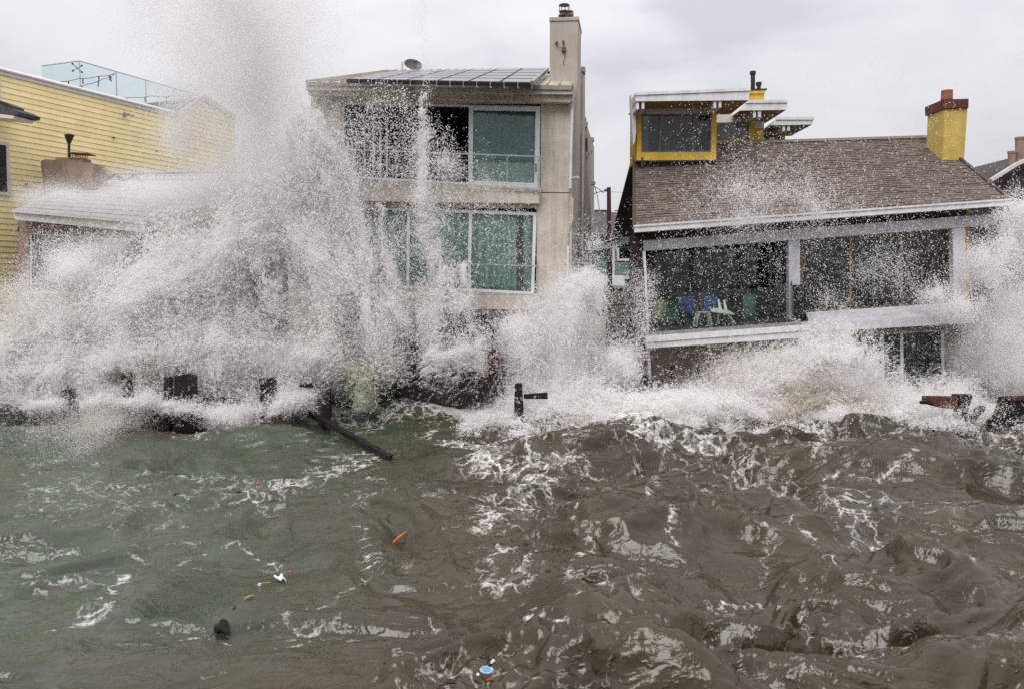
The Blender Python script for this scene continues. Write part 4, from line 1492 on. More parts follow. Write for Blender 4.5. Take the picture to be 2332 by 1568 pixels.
EXPO = 0.178
zb = 0.5
rs = random.Random(9)
while zb < z_peak - 0.1:
    zt_ = zb + EXPO
    if zt_ < z_top + 0.02:
        ta, te = (T_LEFT if zt_ < z_bay else 0.0), t_end
    else:
        k = (zb - z_top) / (z_peak - z_top)
        ta = t_par + (t_peak - t_par) * k
        te = t_peak + (t_end - t_peak) * min(1, max(0, (z_peak - zb) / max(.1, z_peak - z_end)))
        if te - ta < 0.3:
            break
    cuts = [ta]
    if te - ta > 5:
        cuts.append(ta + (te - ta) * rs.uniform(0.25, 0.42))
        cuts.append(ta + (te - ta) * rs.uniform(0.55, 0.8))
    cuts.append(te)
    for a, b_ in zip(cuts[:-1], cuts[1:]):
        b2 = b_ - 0.004
        a3, b3 = a, b2
        p = [side(a, zb, .030), side(b2, zb, .030), side(b2, zt_ - .005, .010), side(a, zt_ - .005, .010),
             side(a, zb, -.006), side(b2, zb, -.006), side(b2, zt_ - .005, -.006), side(a, zt_ - .005, -.006)]
        MB().hexa(p).build('siding_board', M['siding_yellow'], yh)
    zb = zt_
sh2 = MB()
th = -SP.n * 0.15
sh2.poly3([side(0, 0.5, -.01), side(t_end, 0.5, -.01), side(t_end, z_end, -.01), side(t_peak, z_peak - .02, -.01), side(t_par, z_top, -.01), side(0, z_top, -.01)], th)
sh2.poly3([side(T_LEFT, 0.5, -.01), side(-0.01, 0.5, -.01), side(-0.01, z_bay, -.01), side(T_LEFT, z_bay, -.01)], th)
sh2.build('wall_core', M['dark_brown'], yh)
fw = MB()
left = -SP.n
fa = side(-0.02, 0.5, 0.0)
fw.poly3([side(0.0, z_bay, -.02), side(0, z_top, -.02), side(0, z_top, -5), side(0, z_bay, -5)], -SP.r * 0.1)
fw.build('front_wall', M['siding_yellow'], yh)
MB().poly3([side(-.06, z_bay, .05), side(0.10, z_bay, .05), side(0.10, z_top, .05), side(-.06, z_top, .05)], -SP.n * 0.1).build('corner_board', M['trim_white'], yh)
zc = z_top
MB().poly3([side(-.08, zc - .02, .06), side(t_par + .1, zc - .02, .06), side(t_par + .1, zc + .15, .06), side(-.08, zc + .15, .06)], -SP.n * 0.1).build('parapet_trim', M['trim_white'], yh)
MB().poly3([side(-.10, zc + .151, .10), side(t_par + .06, zc + .151, .10), side(t_par + .06, zc + .30, -.25), side(-.10, zc + .30, -.25)], Vector((0, 0, -.05))).build('parapet_coping', M['trim_white'], yh)
MB().bar(side(t_par, zc - .02, .06), side(t_peak, z_peak, .06), 0.08, 0.22).build('gable_trim', M['trim_white'], yh)
MB().bar(side(t_peak, z_peak, .06), side(t_end, z_end, .06), 0.08, 0.22).build('gable_trim', M['trim_white'], yh)
rf = MB()
rf.poly3([side(t_par, zc, 0), side(t_peak, z_peak, 0), side(t_peak, z_peak, -6), side(t_par, zc, -6)], Vector((0, 0, -.1)))
rf.poly3([side(t_peak, z_peak, 0), side(t_end, z_end, 0), side(t_end, z_end, -6), side(t_peak, z_peak, -6)], Vector((0, 0, -.1)))
rf.build('gable_roof', M['shingle_dark'], yh)
MB().poly3([side(0.1, zc - .1, -.3), side(t_par, zc - .1, -.3), side(t_par, zc - .1, -6), side(0.1, zc - .1, -6)], Vector((0, 0, -.1))).build('roof_deck', M['deck_grey'], yh)
MB().poly3([side(t_end - .02, 0.5, -.02), side(t_end - .02, z_end, -.02), side(t_end - .02, z_end, -6), side(t_end - .02, 0.5, -6)], SP.r * 0.1).build('rear_wall', M['siding_yellow'], yh)
# window in the side wall with white casing, and a low window casing half hidden by the cottage roof
w0, w1 = tz(-30, 318), tz(22, 447)
fr = MB()
za, zb_ = w1[1], w0[1]
ta, te = w0[0], w1[0]
for (a, b_, c, d) in ((ta, te, zb_ - .10, zb_), (ta, te, za, za + .10), (ta, ta + .1, za + .1, zb_ - .1), (te - .1, te, za + .1, zb_ - .1)):
    fr.poly3([side(a, c, .07), side(b_, c, .07), side(b_, d, .07), side(a, d, .07)], -SP.n * .06)
fw_ = fr.build('window', M['trim_white'], yh)
MB().poly3([side(ta + .1, za + .1, .04), side(te - .1, za + .1, .04), side(te - .1, zb_ - .1, .04), side(ta + .1, zb_ - .1, .04)], -SP.n * .008).build('pane', M['dark_frame'], fw_)
c0_, c1_ = tz(343, 417), tz(388, 440)
MB().poly3([side(c0_[0], c0_[1] - .15, .07), side(c1_[0], c0_[1] - .15, .07), side(c1_[0], c0_[1], .07), side(c0_[0], c0_[1], .07)], -SP.n * .06).build('window_head', M['trim_white'], yh)
# security camera
a = side(*tz(281, 262), .02)
lm = MB().box(a + SP.n * 0.03, (0.10, 0.05, 0.16)).tube([a + SP.n * .03, a + SP.n * .14 + Vector((.12, 0, .02)), a + SP.n * .2 + Vector((.20, 0, -.05))], [0.035, 0.04, 0.045], 8)
lm.build('security_camera', M['grey_metal'], yh)
for (u, v) in ((257, 314), (355, 345), (57, 420)):
    a = side(*tz(u, v), .03)
    MB().box(a + SP.n * .03, (0.07, 0.06, 0.05)).build('wall_hook', M['rust'], yh)
# black bay roof at the left edge
BPl = Plane(0, 25.9, 10)
MB().prism(BPl, [(-70, 222), (-6, 236), (28, 247), (43, 255), (41, 262), (30, 263), (-70, 250)], 0, 0.9).build('bay_roof', M['shingle_dark'], yh)
MB().prism(BPl, [(-70, 251), (32, 264), (30, 271), (-70, 262)], 0.02, 0.8).build('bay_gutter', M['trim_white'], yh)
MB().prism(BPl, [(-6, 228), (10, 233), (27, 242), (27, 247), (-6, 236)], -.1, 0.5).build('bay_ridge', M['black_paint'], yh)
# glass balustrade of the roof deck
q0 = SP.pt(181, 140, -0.75)
bt0 = (q0 - SO).dot(SP.r)
ztop_ = q0.z
bt1 = (SP.pt(436, 229, -0.75) - SO).dot(SP.r)
cuts = [bt0]
for u in (264.5, 331.5, 395):
    cuts.append((SP.pt(u, 190, -0.75) - SO).dot(SP.r))
cuts.append(bt1)
zbot = zc + 0.1
for a, b_ in zip(cuts[:-1], cuts[1:]):
    MB().poly3([side(a + .01, zbot, -.75), side(b_ - .01, zbot, -.75), side(b_ - .01, ztop_, -.75), side(a + .01, ztop_, -.75)], -SP.n * .012).build('balustrade_pane', M['g_sky'], yh)
for a in cuts[1:-1]:
    MB().bar(side(a, zbot, -.74), side(a, ztop_, -.74), 0.022).build('balustrade_post', M['steel'], yh)
MB().bar(side(bt0, ztop_ + .012, -.755), side(bt1, ztop_ + .012, -.755), 0.03, 0.025).build('balustrade_cap', M['steel'], yh)
pa = side(bt0, 0, -.75)
pb2 = None
for k in range(400):
    q = pa - SP.n * (k * 0.02)
    if CX + F * q.x / (q.y * math.cos(PITCH) - (ztop_ - EYE.z) * math.sin(PITCH)) < 95:
        pb2 = q
        break
pb2 = pb2 or pa - SP.n * 2
for za_, zb2, nm in ((zbot, ztop_, 'balustrade_pane'),):
    MB().poly3([Vector((pa.x, pa.y, za_)), Vector((pb2.x, pb2.y, za_)), Vector((pb2.x, pb2.y, zb2)), Vector((pa.x, pa.y, zb2))], SP.r * .012).build(nm, M['g_sky'], yh)
MB().bar(Vector((pa.x, pa.y, ztop_ + .012)), Vector((pb2.x, pb2.y, ztop_ + .012)), 0.03, 0.025).build('balustrade_cap', M['steel'], yh)
MB().bar(Vector((pa.x, pa.y, zbot)), Vector((pa.x, pa.y, ztop_)), 0.022).build('balustrade_post', M['steel'], yh)


# festoon lights hung along the balustrade
def festoon(pts, nb, label, group):
    ps = [side(*tz(u, v, -0.5), -0.5) for u, v in pts]
    t = thing('string_lights', label, 'string lights', tuple(ps[0]), group)
    dense = []
    for a, b_ in zip(ps[:-1], ps[1:]):
        for k in range(6):
            s = k / 6
            dense.append(a.lerp(b_, s) + Vector((0, 0, -0.03 * math.sin(math.pi * s))))
    dense.append(ps[-1])
    MB().tube(dense, 0.010, 5).build('cable', M['black_paint'], t)
    for k in range(nb):
        q = dense[int((k + 0.7) / nb * (len(dense) - 1))]
        bl_ = MB().tube([q, q - Vector((0, 0, .10))], [0.018, 0.022], 6).build('bulb_socket', M['black_paint'], t)
        MB().tube([q - Vector((0, 0, .10)), q - Vector((0, 0, .15)), q - Vector((0, 0, .19))], [0.02, 0.035, 0.008], 8).build('bulb', M['grey_metal'], bl_)


gl_ = 'strings of festoon lights along the glass balustrade'
festoon([(130, 187), (181, 179), (225, 174), (261, 168)], 4, 'upper string of festoon lights running up to the balustrade corner post', gl_)
festoon([(160, 199), (200, 192), (235, 180), (261, 169)], 3, 'lower string of festoon lights meeting the upper one at the post', gl_)
festoon([(268, 222), (300, 222), (345, 219), (395, 219), (452, 217)], 4, 'string of festoon lights further along towards the gable', gl_)
st_ = side(*tz(176, 156, -0.6), -0.6)
orn = thing('star_ornament', 'small dark star-shaped ornament with knobs on the balustrade corner', 'ornament', tuple(st_))
for dx, dz_ in ((1, .8), (-1, .85), (1, -.7), (-1, -.75)):
    e_ = st_ + SP.r * dx * .12 + Vector((dx * .06, 0, dz_ * .15))
    arm_ = MB().bar(st_, e_, 0.018).build('arm', M['black_paint'], orn)
    MB().tube([e_ - Vector((0, 0, .03)), e_, e_ + Vector((0, 0, .03))], [0.018, 0.04, 0.018], 8).build('knob', M['black_paint'], arm_)

# ------------------------------------------------------------------ things seen down the alley
TPn = Plane(1395, 44.0, 0.0)
th_ = thing('teal_house', 'teal shingled house with a charcoal roof at the end of the alley', 'house', tuple(TPn.pt(1395, 660)))
MB().prism(TPn, [(1320, 533), (1396, 533), (1396, 700), (1320, 700)], -0.6, 6).build('wall', M['teal_wall'], th_)
MB().prism(TPn, [(1396, 545), (1450, 518), (1450, 630), (1396, 630)], 0.0, 6.6).build('gable_wall', M['teal_wall'], th_)
for k in range(12):
    v = 548 + k * 7
    MB().prism(TPn, [(1399, v), (1450, v), (1450, v + 6.4), (1399, v + 6.4)], 0.03 + .01 * (k % 2), 0.028).build('siding_board', M['teal_wall'], th_)
rT = MB()
a0, a1 = TPn.pt(1316, 531, .4), TPn.pt(1400, 531, .4)
b0, b1 = P(1316, 481, 49), P(1452, 485, 49)
rT.poly3([a0, a1, P(1398, 539, 43.5), P(1436, 521, 44.5), P(1452, 514, 44.8), b1, b0], Vector((0, 0, -.2)))
rT.build('roof', M['shingle_dark'], th_)
MB().prism(TPn, [(1316, 529), (1397, 529), (1397, 534), (1316, 534)], 0.45, 0.2).build('gutter', M['tan_wall'], th_)
MB().bar(TPn.pt(1395, 542, .3), TPn.pt(1450, 512, .3), 0.15, 0.14).build('rake_board', M['trim_white'], th_)
MB().rect(TPn, 1395, 545, 1400, 632, 0.08, 0.14).build('corner_board', M['trim_white'], th_)
window(TPn, [(1405, 560), (1448, 556), (1448, 594), (1405, 594)], th_, 0.1, 5, (), m_frame=M['trim_white'], m_glass=M['g_dark'])
MB().rect(TPn, 1409, 564, 1446, 590, 0.045, 0.01).build('window_blind', M['dark_room'], th_)
MB().rect(TPn, 1393, 629, 1440, 636, 0.3, 0.6).build('skirt_board', M['trim_white'], th_)
MB().rect(TPn, 1420, 636, 1450, 665, 0.1, 0.3).build('lower_wall', M['teal_wall'], th_)
MB().bar(TPn.pt(1421, 636, .2), TPn.pt(1421, 668, .2), 0.1).build('downspout', M['trim_white'], th_)
PP2 = Plane(1395, 50, 0)
MB().rect(PP2, 1352, 478, 1392, 492, 0, 0.6).build('roof_box', M['dark_brown'], th_)
rr_ = MB().bar(PP2.pt(1400, 480), PP2.pt(1430, 480), 0.05)
rr_.bar(PP2.pt(1430, 480), PP2.pt(1430, 492), 0.05).bar(PP2.pt(1415, 480), PP2.pt(1415, 492), 0.05)
rr_.build('roof_railing', M['dark_brown'], th_)
lp = Plane(1390, 40.5, 0)
shd = thing('shed', 'small grey-roofed shed in front of the teal house', 'shed', tuple(lp.pt(1388, 700)))
MB().poly3([lp.pt(1345, 650, .2), lp.pt(1424, 650, .2), P(1420, 627, 42.5), P(1345, 627, 42.5)], Vector((0, 0, -.12))).build('roof', M['shingle_grey'], shd)
MB().rect(lp, 1345, 650, 1420, 720, 0, 2).build('wall', M['dark_wall'], shd)
# utility pole with its wires
Up = Plane(1388, 36.0, 0)
up_ = thing('utility_pole', 'brown wooden utility pole standing in the alley between two houses', 'utility pole', tuple(Up.pt(1389, 760)))
MB().tube([Up.pt(1390, 775), Up.pt(1386.5, 427)], [0.115, 0.085], 12).build('pole', M['wood_pole'], up_)
MB().tube([Up.pt(1385, 433), Up.pt(1376, 435, .1), Up.pt(1366, 437, .2), Up.pt(1352, 442, .4)], 0.016, 5).tube(
    [Up.pt(1384, 434), Up.pt(1374, 439, .1), Up.pt(1364, 431, .2), Up.pt(1354, 426, .3), Up.pt(1351, 419, .4)], 0.014, 5).tube(
    [Up.pt(1354, 424, .3), Up.pt(1360, 445, .2), Up.pt(1364, 470, .2), Up.pt(1366, 484, .2)], 0.014, 5).build('wire', M['black_paint'], up_)
MB().tube([Up.pt(1383, 433), Up.pt(1377, 433, .05)], 0.035, 7).build('insulator', M['black_paint'], up_)
MB().tube([Up.pt(1386, 437), Up.pt(1450, 440, -8)], 0.008, 4).build('wire', M['black_paint'], up_)
# fence: upper tan panels and a picket gate below
fp_ = Plane(1420, 34.0, 0)
fn_ = thing('fence', 'tan board fence closing the alley behind the pole', 'fence', tuple(fp_.pt(1416, 722)))
for k in range(6):
    u = 1393 + k * 8.5
    MB().rect(fp_, u, 662 - 2 * (k % 2), u + 8.0, 712, 0.01 * (k % 2), 0.03).build('fence_board', M['tan_fence'], fn_)
MB().rect(fp_, 1390, 688, 1448, 692, 0.06, 0.04).build('fence_rail', M['tan_fence'], fn_)
MB().rect(fp_, 1390, 711, 1448, 721, 0.06, 0.06).build('fence_rail', M['tan_fence'], fn_)
gp_ = Plane(1420, 31.5, 0)
gt = thing('picket_gate', 'dark picket gate with thin pale slats below the tan fence', 'gate', tuple(gp_.pt(1420, 800)))
MB().rect(gp_, 1385, 722, 1448, 725, 0.02, 0.05).build('gate_rail', M['wood_pole'], gt)
MB().rect(gp_, 1385, 782, 1448, 786, 0.02, 0.05).build('gate_rail', M['wood_pole'], gt)
for k in range(8):
    u = 1388 + k * 7.2
    MB().rect(gp_, u, 722, u + 2.4, 800, 0.05, 0.025).build('picket', M['tan_fence'], gt)
MB().rect(gp_, 1380, 728, 1450, 862, -0.6, 0.1).build('backing_panel', M['dark_wall'], gt)

# ------------------------------------------------------------------ dark gabled house behind at the right edge
DP = Plane(2290, 31.0, 0)
dh = thing('dark_gabled_house', 'dark gabled house with two round stacks behind spray at the right edge', 'house', tuple(DP.pt(2290, 800)))
MB().prism(DP, [(2262, 410), (2312, 378), (2420, 330), (2420, 700), (2262, 700)], 0, 7).build('wall', M['dark_wall'], dh)
MB().bar(DP.pt(2256, 411, .3), DP.pt(2314, 375, .3), 0.16, 0.12).build('rake_board', M['trim_white'], dh)
MB().bar(DP.pt(2314, 375, .3), DP.pt(2420, 325, .3), 0.16, 0.12).build('rake_board', M['trim_white'], dh)
for k in range(9):
    u = 2278 + k * 14
    MB().rect(DP, u, 404 - k * 5.4, u + 2, 640, 0.03, 0.03).build('batten', M['dark_brown'], dh)
for (u0, u1, vt, vb) in ((2296, 2313, 350, 372), (2313, 2334, 318, 348)):
    a, b_ = DP.pt((u0 + u1) / 2, vb + 50, -1.0), DP.pt((u0 + u1) / 2, vt, -1.0)
    r_ = (DP.pt(u1, vt, -1) - DP.pt(u0, vt, -1)).length / 2
    st2 = MB().tube([a, b_], r_, 14).build('chimney_stack', M['tan_chimney'], dh)
    MB().tube([b_, b_ + Vector((0, 0, .08))], r_ * 1.12, 14).build('stack_rim', M['tan_chimney'], st2)
WP = Plane(2240, 34.0, 0)
pk = thing('tan_house', 'tan house with white windows glimpsed beside the yellow wall strip at right', 'house', tuple(WP.pt(2240, 800)))
wall_with_holes(WP, (2180, 400, 2272, 760), [(2214, 478, 2268, 500), (2214, 512, 2268, 552), (2214, 578, 2238, 620)], 0, 0.3).build('wall', M['tan_wall'], pk)
window(WP, [(2214, 478), (2268, 478), (2268, 500), (2214, 500)], pk, -.05, 3, (0.4,), m_glass=M['g_dark'])
window(WP, [(2214, 512), (2268, 512), (2268, 552), (2214, 552)], pk, -.05, 3, (0.3,), m_glass=M['g_dark'])
window(WP, [(2214, 578), (2238, 578), (2238, 620), (2214, 620)], pk, -.05, 3, (0.5,), m_glass=M['g_dark'])
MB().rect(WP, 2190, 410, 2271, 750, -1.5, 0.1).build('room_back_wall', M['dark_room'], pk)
GP = Plane(2260, 36.0, 0)
MB().prism(GP, [(2228, 386), (2260, 382), (2260, 415), (2228, 415)], 0, .015).build('balustrade_pane', M['g_sky'], pk)
MB().prism(GP, [(2261, 382), (2300, 381), (2300, 415), (2261, 415)], 0, .015).build('balustrade_pane', M['g_sky'], pk)
MB().bar(GP.pt(2260.5, 381, .02), GP.pt(2260.5, 415, .02), .03).build('balustrade_post', M['steel'], pk)
MB().rect(GP, 2200, 404, 2300, 430, -.1, 3).build('roof', M['tan_wall'], pk)

# ------------------------------------------------------------------ furniture on the balcony
def deck_pt(u, Y):
    """point of the balcony floor Y metres away, in line with u"""
    z_ = BP.pt(u, 757 - (u - 1472) * 0.0714).z + 0.02
    q = P(u, 750, Y)
    return Vector((q.x, q.y, z_))


def sling_chair(name, u, v, w_, yaw, label, m):
    base = deck_pt(u, v)
    zf = base.z + 0.0
    t = thing(name, label, 'chair', tuple(base), 'blue chairs on the glass-fronted balcony')
    R = Matrix.Rotation(yaw, 3, 'Z')

    def L(x_, y_, z_):
        return base + R @ Vector((x_, y_, z_))
    hw = w_ / 2
    MB().poly3([L(-hw, .26, .40), L(hw, .26, .40), L(hw, .40, .84), L(-hw, .40, .84)], R @ Vector((0, .035, 0))).build('backrest', m, t)
    MB().poly3([L(-hw, -.24, .42), L(hw, -.24, .42), L(hw, .24, .37), L(-hw, .24, .37)], Vector((0, 0, -.04))).build('seat', m, t)
    for s_ in (-1, 1):
        MB().bar(L(s_ * hw, -.26, 0), L(s_ * hw, -.22, .60), .03).build('leg', M['black_paint'], t)
        MB().bar(L(s_ * hw, .30, 0), L(s_ * hw, .34, .60), .03).build('leg', M['black_paint'], t)
        MB().bar(L(s_ * hw, -.26, .60), L(s_ * hw, .34, .60), .05, .03).build('armrest', M['black_paint'], t)
    return t


sling_chair('chair', 1572, 24.9, 0.44, 0.15, 'blue fabric chair with black frame, upright behind the balcony glass', M['blue_sling'])
sling_chair('chair', 1609, 24.5, 0.42, -0.5, 'second blue chair, lower and turned, behind the toppled white table', M['blue_sling'])
# white moulded stool
b0 = deck_pt(1600, 23.75)
stl = thing('stool', 'white plastic stool standing behind the balcony glass', 'stool', tuple(b0))
MB().box(b0 + Vector((0, 0, .40)), (0.34, 0.32, 0.05)).build('seat', M['white_plastic'], stl, bevel=0.02, smooth=True)
for sx_ in (-1, 1):
    for sy_ in (-1, 1):
        MB().tube([b0 + Vector((sx_ * .13, sy_ * .12, .40)), b0 + Vector((sx_ * .19, sy_ * .16, .18)), b0 + Vector((sx_ * .21, sy_ * .18, 0))], [.045, .032, .026], 8).build('leg', M['white_plastic'], stl)
# toppled white table
b0 = deck_pt(1645, 24.1)
tbl = thing('garden_table', 'toppled white plastic table beside the stool on the balcony', 'table', tuple(b0))
MB().poly3([b0 + Vector((-.36, -.1, .42)), b0 + Vector((.28, -.2, .33)), b0 + Vector((.24, .28, .40)), b0 + Vector((-.3, .3, .50))], Vector((.01, 0, -.05))).build('table_top', M['white_plastic'], tbl)
for (x0, y0, x1, z1) in ((-.06, .0, -.12, .72), (.12, .1, .06, .70), (.05, -.1, .34, .02), (-.12, .15, -.06, .02)):
    MB().tube([b0 + Vector((x0, y0, .40)), b0 + Vector((x1, y0 + .02, z1))], [.05, .03], 8).build('leg', M['white_plastic'], tbl)
# cushions and boxes against the window
def storage(name, u, v, w_, h_, m, label, cat):
    b_ = deck_pt(u, v)
    t = thing(name, label, cat, tuple(b_))
    MB().box(b_ + Vector((0, 0, h_ / 2)), (w_, .18, h_)).build('body', m, t, bevel=.03, smooth=True)
    MB().box(b_ + Vector((0, -.095, h_ * .5)), (w_ * .96, .012, .012)).build('seam', M['dark_brown'], t)
    MB().box(b_ + Vector((0, 0, h_ + .012)), (w_ * .9, .14, .02)).build('top_edge', m, t)
    return t


storage('seat_cushion', 1501, 25.2, 0.42, 0.80, M['green_cushion'], 'yellow-green seat cushion propped up at the left end of the balcony', 'cushion')
storage('folded_lounger', 1705, 25.3, 0.38, 0.78, M['teal_fabric'], 'pale teal folded lounger pad leaning on the balcony window', 'lounger pad')
b0 = deck_pt(1538, 25.2)
rc = thing('basket_chair', 'round dark green basket chair at the left of the balcony', 'chair', tuple(b0))


def shell(a, b_):
    th_a = a * 2 * math.pi
    ph = b_ * 1.9
    return b0 + Vector((math.sin(ph) * math.cos(th_a) * .30, .12 - math.cos(ph) * -.24, .55 + math.sin(ph) * math.sin(th_a) * .42))


ms = MB().grid(shell, 20, 6).build('shell', M['green_fabric'], rc, smooth=True)
so = ms.modifiers.new('thickness', 'SOLIDIFY'); so.thickness = .03
for s_ in (-1, 1):
    MB().bar(b0 + Vector((s_ * .2, 0, 0)), b0 + Vector((s_ * .16, .1, .4)), .03).build('leg', M['black_paint'], rc)
# chair inside the right bay
b0 = HP.pt(2011, 704, -1.5)
ic = thing('dining_chair', 'dusty rose high-backed chair inside the dark right-hand room', 'chair', tuple(b0))
MB().box(b0 + Vector((0, .2, .55)), (.42, .06, .64)).build('backrest', M['pink_fabric'], ic, bevel=.02)
MB().box(b0 + Vector((0, 0, .24)), (.42, .44, .06)).build('seat', M['pink_fabric'], ic, bevel=.02)
for sx_ in (-1, 1):
    for sy_ in (-1, 1):
        MB().bar(b0 + Vector((sx_ * .18, sy_ * .18, 0)), b0 + Vector((sx_ * .18, sy_ * .18, .22)), .035).build('leg', M['dark_frame'], ic)

# ------------------------------------------------------------------ sea wall, piles, broken timbers
WY = 23.6
SW = Plane(1100, WY, 0)
swl = thing('seawall', 'algae-dark seawall under the row of houses', 'wall', (0, WY, 0))
for (u0, u1, vt) in ((-40, 250, 872), (250, 560, 866), (560, 757, 868), (757, 842, 864), (842, 930, 864), (930, 1180, 868), (1180, 1470, 864), (1470, 1860, 868), (1860, 2180, 872), (2180, 2420, 872)):
    MB().rect(SW, u0 + .6, vt, u1 - .6, 985, 0, 0.5).build('wall_block', M['seawall'], swl)
MB().rect(SW, 757, 858, 925, 868, 0.06, 0.3).build('coping', M['wood_wet'], swl)


def timber(name, pl, uv, th_, m, label, cat, group=None, off=0.0):
    us = sum(a for a, _ in uv) / len(uv)
    o = MB().prism(pl, uv, off, th_).build(name, m, loc=tuple(pl.pt(us, max(b_ for _, b_ in uv), off)), bevel=0.012)
    return tag(o, label, cat, group)


WF = Plane(1100, 21.75, 0)
WN = Plane(1100, 20.9, 0)
WD = M['wood_wet']
timber('pile', WN, [(1173, 873), (1189, 873), (1192, 925), (1192, 1010), (1172, 1010), (1171, 918)], 0.2, WD, 'upright black pile stump standing in the foam right of centre', 'pile')
timber('plank', WN, [(1192, 897), (1247, 893), (1248, 908), (1193, 907)], 0.08, WD, 'short black plank sticking out right of the pile stump', 'plank', off=-.12)
timber('plank', WF, [(683, 871), (712, 873), (712, 882), (681, 881)], 0.1, WD, 'stub of black plank poking from the spray above the floating beam', 'plank')
timber('timber_panel', WF, [(397, 853), (447, 852), (447, 985), (398, 985)], 0.1, WD, 'square black timber panel under the cottage, left of the spray', 'timber')
timber('timber_panel', WF, [(276, 849), (299, 848), (301, 985), (277, 985)], 0.1, WD, 'small black timber block left of the square panel', 'timber')
timber('timber_panel', WF, [(140, 886), (168, 885), (168, 985), (142, 985)], 0.1, WD, 'low black timber end nearest the left edge of the sea wall', 'timber')
timber('pile', WF, [(372, 858), (388, 857), (386, 985), (372, 985)], 0.2, WD, 'slim black pile just left of the square timber panel', 'pile')
timber('timber_panel', WF, [(590, 862), (626, 858), (628, 885), (624, 985), (596, 985)], 0.14, WD, 'ragged black timber stack left of the floating beam', 'timber')
timber('pile', WF, [(735, 905), (752, 903), (750, 985), (733, 985)], 0.2, WD, 'short black pile just above the upper end of the floating beam', 'pile')
timber('pile', WN, [(2180, 899), (2216, 899), (2206, 935), (2197, 1010), (2170, 1010), (2184, 940)], 0.3, WD, 'leaning black pile holding the red beam at the right', 'pile')
timber('beam', WN, [(2105, 901), (2182, 902), (2181, 931), (2150, 929), (2118, 922), (2104, 916)], 0.14, M['wood_red'], 'splintered reddish beam jutting left from the leaning pile', 'beam', off=.06)
timber('plank', WN, [(2096, 912), (2125, 914), (2128, 921), (2096, 919)], 0.08, WD, 'dark splinter under the left end of the red beam', 'plank', off=.1)
timber('brace', WN, [(2216, 935), (2240, 922), (2248, 930), (2212, 965), (2206, 960)], 0.12, WD, 'diagonal black brace right of the leaning pile', 'brace')
timber('pile', WN, [(2290, 905), (2345, 903), (2345, 1010), (2255, 1010)], 0.3, WD, 'broad black timber mass at the right edge of the sea wall', 'pile')
timber('brace', WN, [(2250, 960), (2300, 915), (2310, 925), (2262, 975)], 0.12, WD, 'diagonal black brace leaning against the rightmost timber mass', 'brace', off=.06)
timber('beam', WN, [(2296, 901), (2345, 900), (2345, 911), (2296, 912)], 0.12, M['wood_red'], 'reddish beam end resting on the rightmost timber mass', 'beam', off=.08)
# boulders
def rock(u, v, r, label):
    c = P(u, v, 22.0)
    bm = bmesh.new()
    bmesh.ops.create_icosphere(bm, subdivisions=3, radius=1)
    sd = rs.uniform(0, 50)
    pv = np.array([v_.co[:] for v_ in bm.verts], np.float32)
    nn = fbm(pv * 1.3 + sd, 3)
    for v_, q in zip(bm.verts, nn):
        v_.co = Vector((v_.co.x * r * 1.3, v_.co.y * r, v_.co.z * r * 0.8)) * (1 + 0.5 * float(q))
    me_ = bpy.data.meshes.new('boulder')
    bm.to_mesh(me_)
    bm.free()
    me_.materials.append(M['rock'])
    o = bpy.data.objects.new('boulder', me_)
    o.location = c
    COL.objects.link(o)
    ROOTLOC[o.name] = c
    tag(o, label, 'boulder', 'wet boulders at the foot of the sea wall')


rock(520, 922, 0.30, 'wet black boulder right of the swirling foam pool')
rock(550, 926, 0.22, 'smaller wet boulder touching the black boulder by the foam pool')
rock(478, 918, 0.2, 'low wet boulder behind the foam pool')

# ------------------------------------------------------------------ flotsam
A, B = P(707, 941, 22.1), on_sea(890, 1046)
B.z += 0.04
d_ = (B - A)
bmn = MB()
NS = 14
sec = []
pr = random.Random(4)
side_v = d_.cross(Vector((0, 0, 1))).normalized()
for k in range(NS):
    t = k / (NS - 1)
    p = A + d_ * t
    for (sx_, sz_) in ((-1, -1), (1, -1), (1, 1), (-1, 1)):
        bmn.v.append(p + side_v * sx_ * (.075 + pr.uniform(-.012, .012)) + Vector((0, 0, sz_ * (.06 + pr.uniform(-.012, .012)))) + d_.normalized() * (pr.uniform(-.12, .12) if k in (0, NS - 1) else 0))
for k in range(NS - 1):
    for i in range(4):
        j = (i + 1) % 4
        bmn.f.append((k * 4 + i, k * 4 + j, k * 4 + 4 + j, k * 4 + 4 + i))
bmn.f.append((3, 2, 1, 0))
bmn.f.append((NS * 4 - 4, NS * 4 - 3, NS * 4 - 2, NS * 4 - 1))
tag(bmn.build('floating_beam', M['wood_wet'], loc=tuple((A + B) / 2)), 'long black wooden beam floating slantwise below the spray', 'beam')


def stick(uv0, uv1, r, m, name, label, cat, group=None, h=0.02):
    a, b_ = on_sea(*uv0), on_sea(*uv1)
    a.z += h
    b_.z += h
    mid = (a + b_) / 2 + Vector((0, 0, .01))
    o = MB().tube([a, mid, b_], [r * .6, r, r * .5], 6).build(name, m, loc=tuple(mid))
    return tag(o, label, cat, group)


